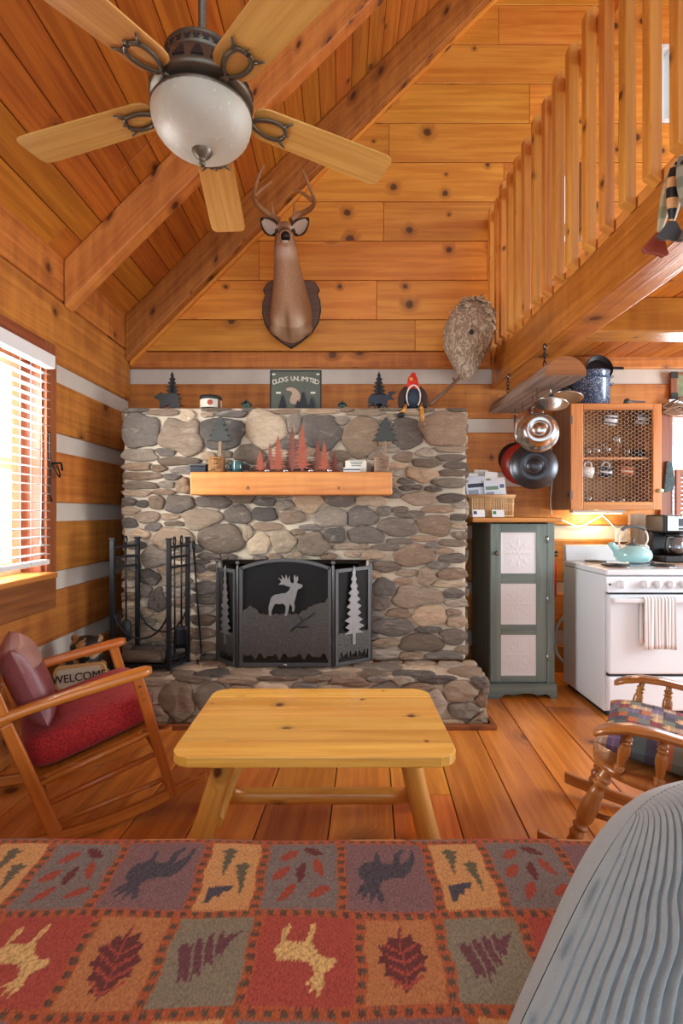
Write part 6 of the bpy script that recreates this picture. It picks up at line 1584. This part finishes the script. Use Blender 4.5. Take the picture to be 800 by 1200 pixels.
def soft_box(cx, cy, cz, hx_, hy_, hz_, m_, e=3.2, n=48, k=30, puff=0, cf=None, mb=None):
    b = mb or MB(); rows = []
    sp = lambda c_, p_: math.copysign(abs(c_)**p_, c_)
    for i in range(k+1):
        v_ = -PI/2+PI*i/k; row = []
        for j in range(n):
            a = 2*PI*j/n; x = hx_*sp(math.cos(v_), 2/e)*sp(math.cos(a), 2/e); y = hy_*sp(math.cos(v_), 2/e)*sp(math.sin(a), 2/e); z = hz_*sp(math.sin(v_), 2/e*1.3)*(1+puff*(1-(x/hx_)**2)*(1-(y/hy_)**2))
            row.append(m_ @ V((cx+x, cy+y, cz+z)))
        rows.append(row)
    b.grid(rows, closed=True, cf=cf); return b
m_redc = NT('red_chenille'); o_ = m_redc.obj(); n_ = m_redc.noise(o_, 150, 3); m_redc.setc(m_redc.mix(m_redc.step(n_, .35, .65), col(176,42,40), col(126,26,30))); m_redc.p(Roughness=.85, Sheen_Weight=.12, Specular_IOR_Level=.2); m_redc.bump(n_, .6, .004); m_redc = m_redc.m
seatM = LM @ M.Translation((.11,0,.392)) @ M.Rotation(R(-14.5), 4, 'Y')
rs = soft_box(0, 0, 0, .245, .255, .072, seatM, e=6, puff=.1); o = rs.build('red_seat_cushion', m_redc); tag(o, 'thick red seat cushion on the left rocking chair', 'cushion')
b = MB(); m_ = LM @ M.Translation((.11,0,.312)) @ M.Rotation(R(-14.5), 4, 'Y'); b.box((-.24,-.25,-.006),(.24,.25,.0), m=m_); b.build('seat_board', m_rock, rc)
m_mauve = plain('mauve_leather', (126,64,66), .38, var=.12, nsc=14, bump=.3, bsc=140); m_mauve2 = plain('dusty_pink_suede', (158,112,100), .8, var=.1)
pm = LM @ M.Translation((-.115,-.06,.60)) @ M.Rotation(R(-22), 4, 'Y') @ M.Rotation(R(90), 4, 'Y')
pil = empty('throw_pillow', lp(-.1,-.06,.45), 'mauve leather pillow with a dusty pink band leaning in the left rocking chair', 'pillow')
def pillow(hx_, hy_, hz_, m_, n=44, cf=None, mb=None):
    """knife-edge pillow in local x,y with thickness z"""
    b = mb or MB()
    for sgn in (1, -1):
        rows = []
        for i in range(n+1):
            u = -1+2*i/n; row = []
            for j in range(n+1):
                v_ = -1+2*j/n; k_ = max(0, (1-u**4))*max(0, (1-v_**4)); px_ = 1-.07*(1-u*u)*abs(v_)**3; py_ = 1-.07*(1-v_*v_)*abs(u)**3
                row.append(m_ @ V((hx_*u*py_, hy_*v_*px_, sgn*hz_*k_**.55)))
            rows.append(row if sgn > 0 else row)
        if sgn < 0: rows = [r_[::-1] for r_ in rows]
        b.grid(rows, cf=cf)
    return b
pb = pillow(.17,.19,.07,pm); pb.build('pillow_body', m_mauve, pil)
b = MB(); rows = []
for i in range(21):
    u = -1+2*i/20; rows.append([])
    for j in range(9):
        v_ = .35+.6*j/8; k_ = max(0,(1-v_**4))*max(0,(1-u**4)); rows[-1].append(pm @ V((-.17*v_*(1-.07*(1-u*u)), .19*u*(1-.07*(1-v_*v_)), .073*k_**.55+.002)))
b.grid(rows); b.build('pink_band', m_mauve2, pil, solid=.002)

# ================================================================== RIGHT ROCKING CHAIR (turned spindles)
WC = V((1.23, 1.88, 0)); WM = M.Translation(WC) @ M.Rotation(R(146), 4, 'Z'); wp = lambda x, y, z: WM @ V((x, y, z))
wr = empty('spindle_rocker', WC, 'turned maple-brown armchair rocker with a patchwork seat cushion at right', 'rocking chair')
def seat_outline(n=40):
    o = []
    for k in range(n):
        a = 2*PI*k/n; c_, s_ = math.cos(a), math.sin(a); rx = .27 if c_ > 0 else .23
        o.append((rx*math.copysign(abs(c_)**.65, c_), .285*math.copysign(abs(s_)**.65, s_)*(1+.06*c_)))
    return o
tl = M.Rotation(R(-5), 4, 'Y')
b = MB(); so_ = seat_outline(); rows = []
for s_, z in ((.93,-.026),(.985,-.018),(1,-.004),(.99,.008),(.95,.014),(.6,.006),(.2,.004)): rows.append([WM @ (M.Translation((0,0,.355)) @ tl @ V((x*s_, y*s_, z))) for x, y in so_])
b.grid(rows, closed=True, cap0=True, cap1=True); b.build('seat', m_wind, wr)
SPN = [(0,.012),(.06,.012),(.1,.017),(.13,.012),(.16,.018),(.2,.011),(.35,.015),(.5,.019),(.6,.018),(.7,.013),(.74,.017),(.77,.012),(.82,.017),(.87,.011),(1,.010)]
LGN = [(0,.017),(.08,.02),(.12,.026),(.15,.02),(.18,.027),(.23,.019),(.3,.024),(.5,.031),(.62,.029),(.7,.021),(.74,.028),(.78,.02),(.84,.026),(.9,.02),(.96,.022),(1,.015)]
for s in (-1, 1):
    b = MB(); rows = []
    A = [(.235,.515,.012,.009),(.225,.52,.03,.012),(.19,.537,.036,.013),(.13,.552,.036,.013),(.05,.553,.032,.013),(-.05,.54,.027,.012),(-.15,.525,.024,.012),(-.24,.52,.02,.012)]
    for x, z, w_, t_ in A: rows.append([wp(x, s*(.306-.12*min(0, x+.05)**2)+w_*math.copysign(abs(math.cos(a))**.6, math.cos(a)), z+t_*math.copysign(abs(math.sin(a))**.6, math.sin(a))) for a in [2*PI*k/16 for k in range(16)]])
    b.grid(rows, closed=True, cap0=True, cap1=True); b.build('arm', m_wind, wr)
    for (xb, yb_), (xt, yt, zt) in (((.165,.262),(.125,.305,.545)), ((.045,.272),(.03,.306,.548)), ((-.07,.262),(-.065,.304,.535))):
        b = MB(); b.turned(wp(xb,s*yb_,.36+xb*.09), wp(xt,s*yt,zt), SPN, 14); b.build('arm_spindle', m_wind, wr)
    for (x0_, y0_, x1_, y1_, z1_) in ((.20,.23,.315,.255,.07), (-.15,.19,-.24,.25,.055)):
        b = MB(); b.turned(wp(x0_,s*y0_,.345+x0_*.09), wp(x1_,s*y1_,z1_), LGN, 14); b.build('leg', m_wind, wr)
    b = MB(); rows = []
    for i in range(25):
        x = -.50+.93*i/24; z = .004+.22*(x-.02)**2; hh = .024; rows.append([wp(x, s*.256+.013*cx, z+hh+hh*cz) for cx, cz in ((-1,-1),(1,-1),(1,1),(-1,1))])
    b.grid(rows, closed=True, cap0=True, cap1=True, sm=False); b.build('rocker', m_wind, wr, bev=.006, seg=3)
    b = MB(); b.tube([wp(.255,s*.245,.2), wp(.02,s*.235,.19), wp(-.2,s*.225,.18)], [.009,.013,.009], 10); b.build('side_stretcher', m_wind, wr)
for x, z in ((.27,.165),(.03,.19)): b = MB(); b.tube([wp(x,-.24,z), wp(x,0,z), wp(x,.24,z)], [.009,.014,.009], 10); b.build('cross_stretcher', m_wind, wr)
for i in range(7):
    y = -.21+.07*i; b = MB(); b.turned(wp(-.2,y,.345), wp(-.36,y*1.25,.98), [(0,.009),(.3,.011),(.45,.016),(.6,.011),(1,.008)], 10); b.build('back_spindle', m_wind, wr)
b = MB(); rows = []
for i in range(13):
    y = -.31+.62*i/12; q_ = .03*(1-(y/.31)**2); rows.append([wp(-.365-q_+.012*cx, y, 1.03+.4*q_+.06*cz) for cx, cz in ((-1,-1),(1,-1),(1,1),(-1,1))])
b.grid(rows, closed=True, cap0=True, cap1=True, sm=False); b.build('crest_rail', m_wind, wr, bev=.008, seg=3)
# patchwork cushion
PQ = [(96,84,110),(132,58,66),(88,104,106),(190,160,118),(70,72,92),(170,150,130),(190,110,70),(112,96,128),(120,130,120)]
def patch(i, j):
    a, b_ = i//5, j//6; h = (a*7+b_*13+a*b_*3) % 9; c0 = PQ[h]
    if (i % 5 == 2 or j % 6 == 3) and h % 2: c0 = tuple(min(255, int(v*1.22)) for v in c0)
    elif (i % 5 == 4) and h % 3 == 0: c0 = tuple(int(v*.6) for v in c0)
    return col(*c0)
m_patch = vcol('patchwork', .75, 90, .25)
cm_ = WM @ M.Translation((.01,0,.432)) @ M.Rotation(R(-6), 4, 'Y'); pc_ = pillow(.235,.235,.062,cm_,n=60,cf=patch)
o = pc_.build('patchwork_cushion', m_patch); tag(o, 'plaid patchwork seat cushion on the spindle rocking chair', 'cushion')

# ================================================================== WELCOME BEAR
bcx, bcy = -1.455, 2.93
wb = empty('welcome_bear', (bcx, bcy, 0), 'carved wooden bear holding a WELCOME sign on the floor by the left wall', 'carving')
b = MB(); b.ell((bcx,bcy,.2),(.115,.1,.2)); b.ell((bcx,bcy-.0,.40),(.10,.085,.11)); b.ell((bcx,bcy-.015,.50),(.085,.08,.068)); b.ell((bcx+.01,bcy-.09,.485),(.045,.045,.035))
for s in (-1, 1): b.ell((bcx+s*.072,bcy,.55),(.024,.016,.024)); b.ell((bcx+s*.07,bcy-.05,.04),(.05,.075,.04)); b.tube([(bcx+s*.09,bcy-.02,.41),(bcx+s*.115,bcy-.07,.37),(bcx+s*.10,bcy-.1,.33)],[.035,.032,.03],10)
def bearc(p): return col(26,22,20) if math.sin(p.z*60+p.x*40)+math.sin(p.x*90-p.z*30) > -.1 and p.z > .38 else col(150,110,66)
fused(b, .011, bearc, 3).build('bear_body', m_satin, wb)
b = MB()
for s in (-1, 1): b.ell((bcx+s*.035,bcy-.088,.515),(.009,.007,.009),10,8)
b.ell((bcx+.01,bcy-.135,.495),(.014,.01,.01),10,8); b.build('face', m_blackm, wb)
m_ = mat4((bcx+.03,bcy-.135,.372), rx=-8, ry=-7, rz=4)
b = MB(); ro = [(x*1.0+(.006*math.sin(x*60)), z+.006*math.sin(x*70+z*40)) for x, z in rrect(.27,.13,.035,5)]; b.prism(ro, .022, m_, c=col(198,156,98)); sb_ = b.build('sign_board', m_satin, wb, bev=.006)
b = MB(); ro = [(x, z) for x, z in rrect(.235,.098,.02,4)]; b.prism(ro, .004, m_ @ M.Translation((0,-.0125,0)), c=col(206,198,176)); b.build('sign_face', m_satin, sb_)
b = MB(); b.text('WELCOME', .06, m_ @ M.Translation((0,-.0155,-.02)), .003); b.build('lettering', m_blackm, sb_)
# ================================================================== LIGHT AND CAMERA
w = bpy.data.worlds.new('world'); sc.world = w; w.use_nodes = True
bg = w.node_tree.nodes['Background']; bg.inputs[0].default_value = (.76, .89, 1.0, 1); bg.inputs[1].default_value = .9
def area(name, loc, target, sx, sy, power, color=(1,1,1)):
    l = bpy.data.lights.new(name, 'AREA'); l.shape = 'RECTANGLE'; l.size = sx; l.size_y = sy; l.energy = power; l.color = color
    o = bpy.data.objects.new(name, l); C.objects.link(o); o.location = V(loc)
    o.rotation_euler = (V(target)-V(loc)).to_track_quat('-Z', 'Y').to_euler(); return o
area('daylight_left_window', (-2.1, 2.36, 1.6), (0, 2.6, 1.0), .95, 1.15, 60, (.95,.98,1))
area('daylight_kitchen_window', (2.95, 4.4, 1.6), (2.4, 2, .8), .7, .8, 25, (.95,.98,1))
area('daylight_kitchen_side', (4.25, 2.4, 1.55), (0, 2.9, .9), 1.3, 1.1, 42, (.92,.97,1))
area('daylight_loft', (4.1, 3.0, 4.0), (1.2, 3.9, 3.6), 1.0, .9, 16, (1,.96,.9))
l = bpy.data.lights.new('under_cabinet_lamp', 'POINT'); l.energy = 2.0; l.shadow_soft_size = .03; l.color = (1,.82,.58)
o = bpy.data.objects.new('under_cabinet_lamp', l); C.objects.link(o); o.location = (1.95, 3.93, 1.235)
cd = bpy.data.cameras.new('camera'); cam = bpy.data.objects.new('camera', cd); C.objects.link(cam)
cam.location = (0,0,EYE); cam.rotation_euler = (R(90),0,0); cd.sensor_fit = 'VERTICAL'; cd.sensor_height = 36; cd.sensor_width = 24; cd.lens = 18; cd.clip_start = .02
sc.camera = cam
vs = sc.view_settings; sc.display_settings.display_device = 'sRGB'
vs.view_transform = 'Standard'; vs.look = 'None'; vs.gamma = 1; vs.use_curve_mapping = False; vs.exposure = 1.28
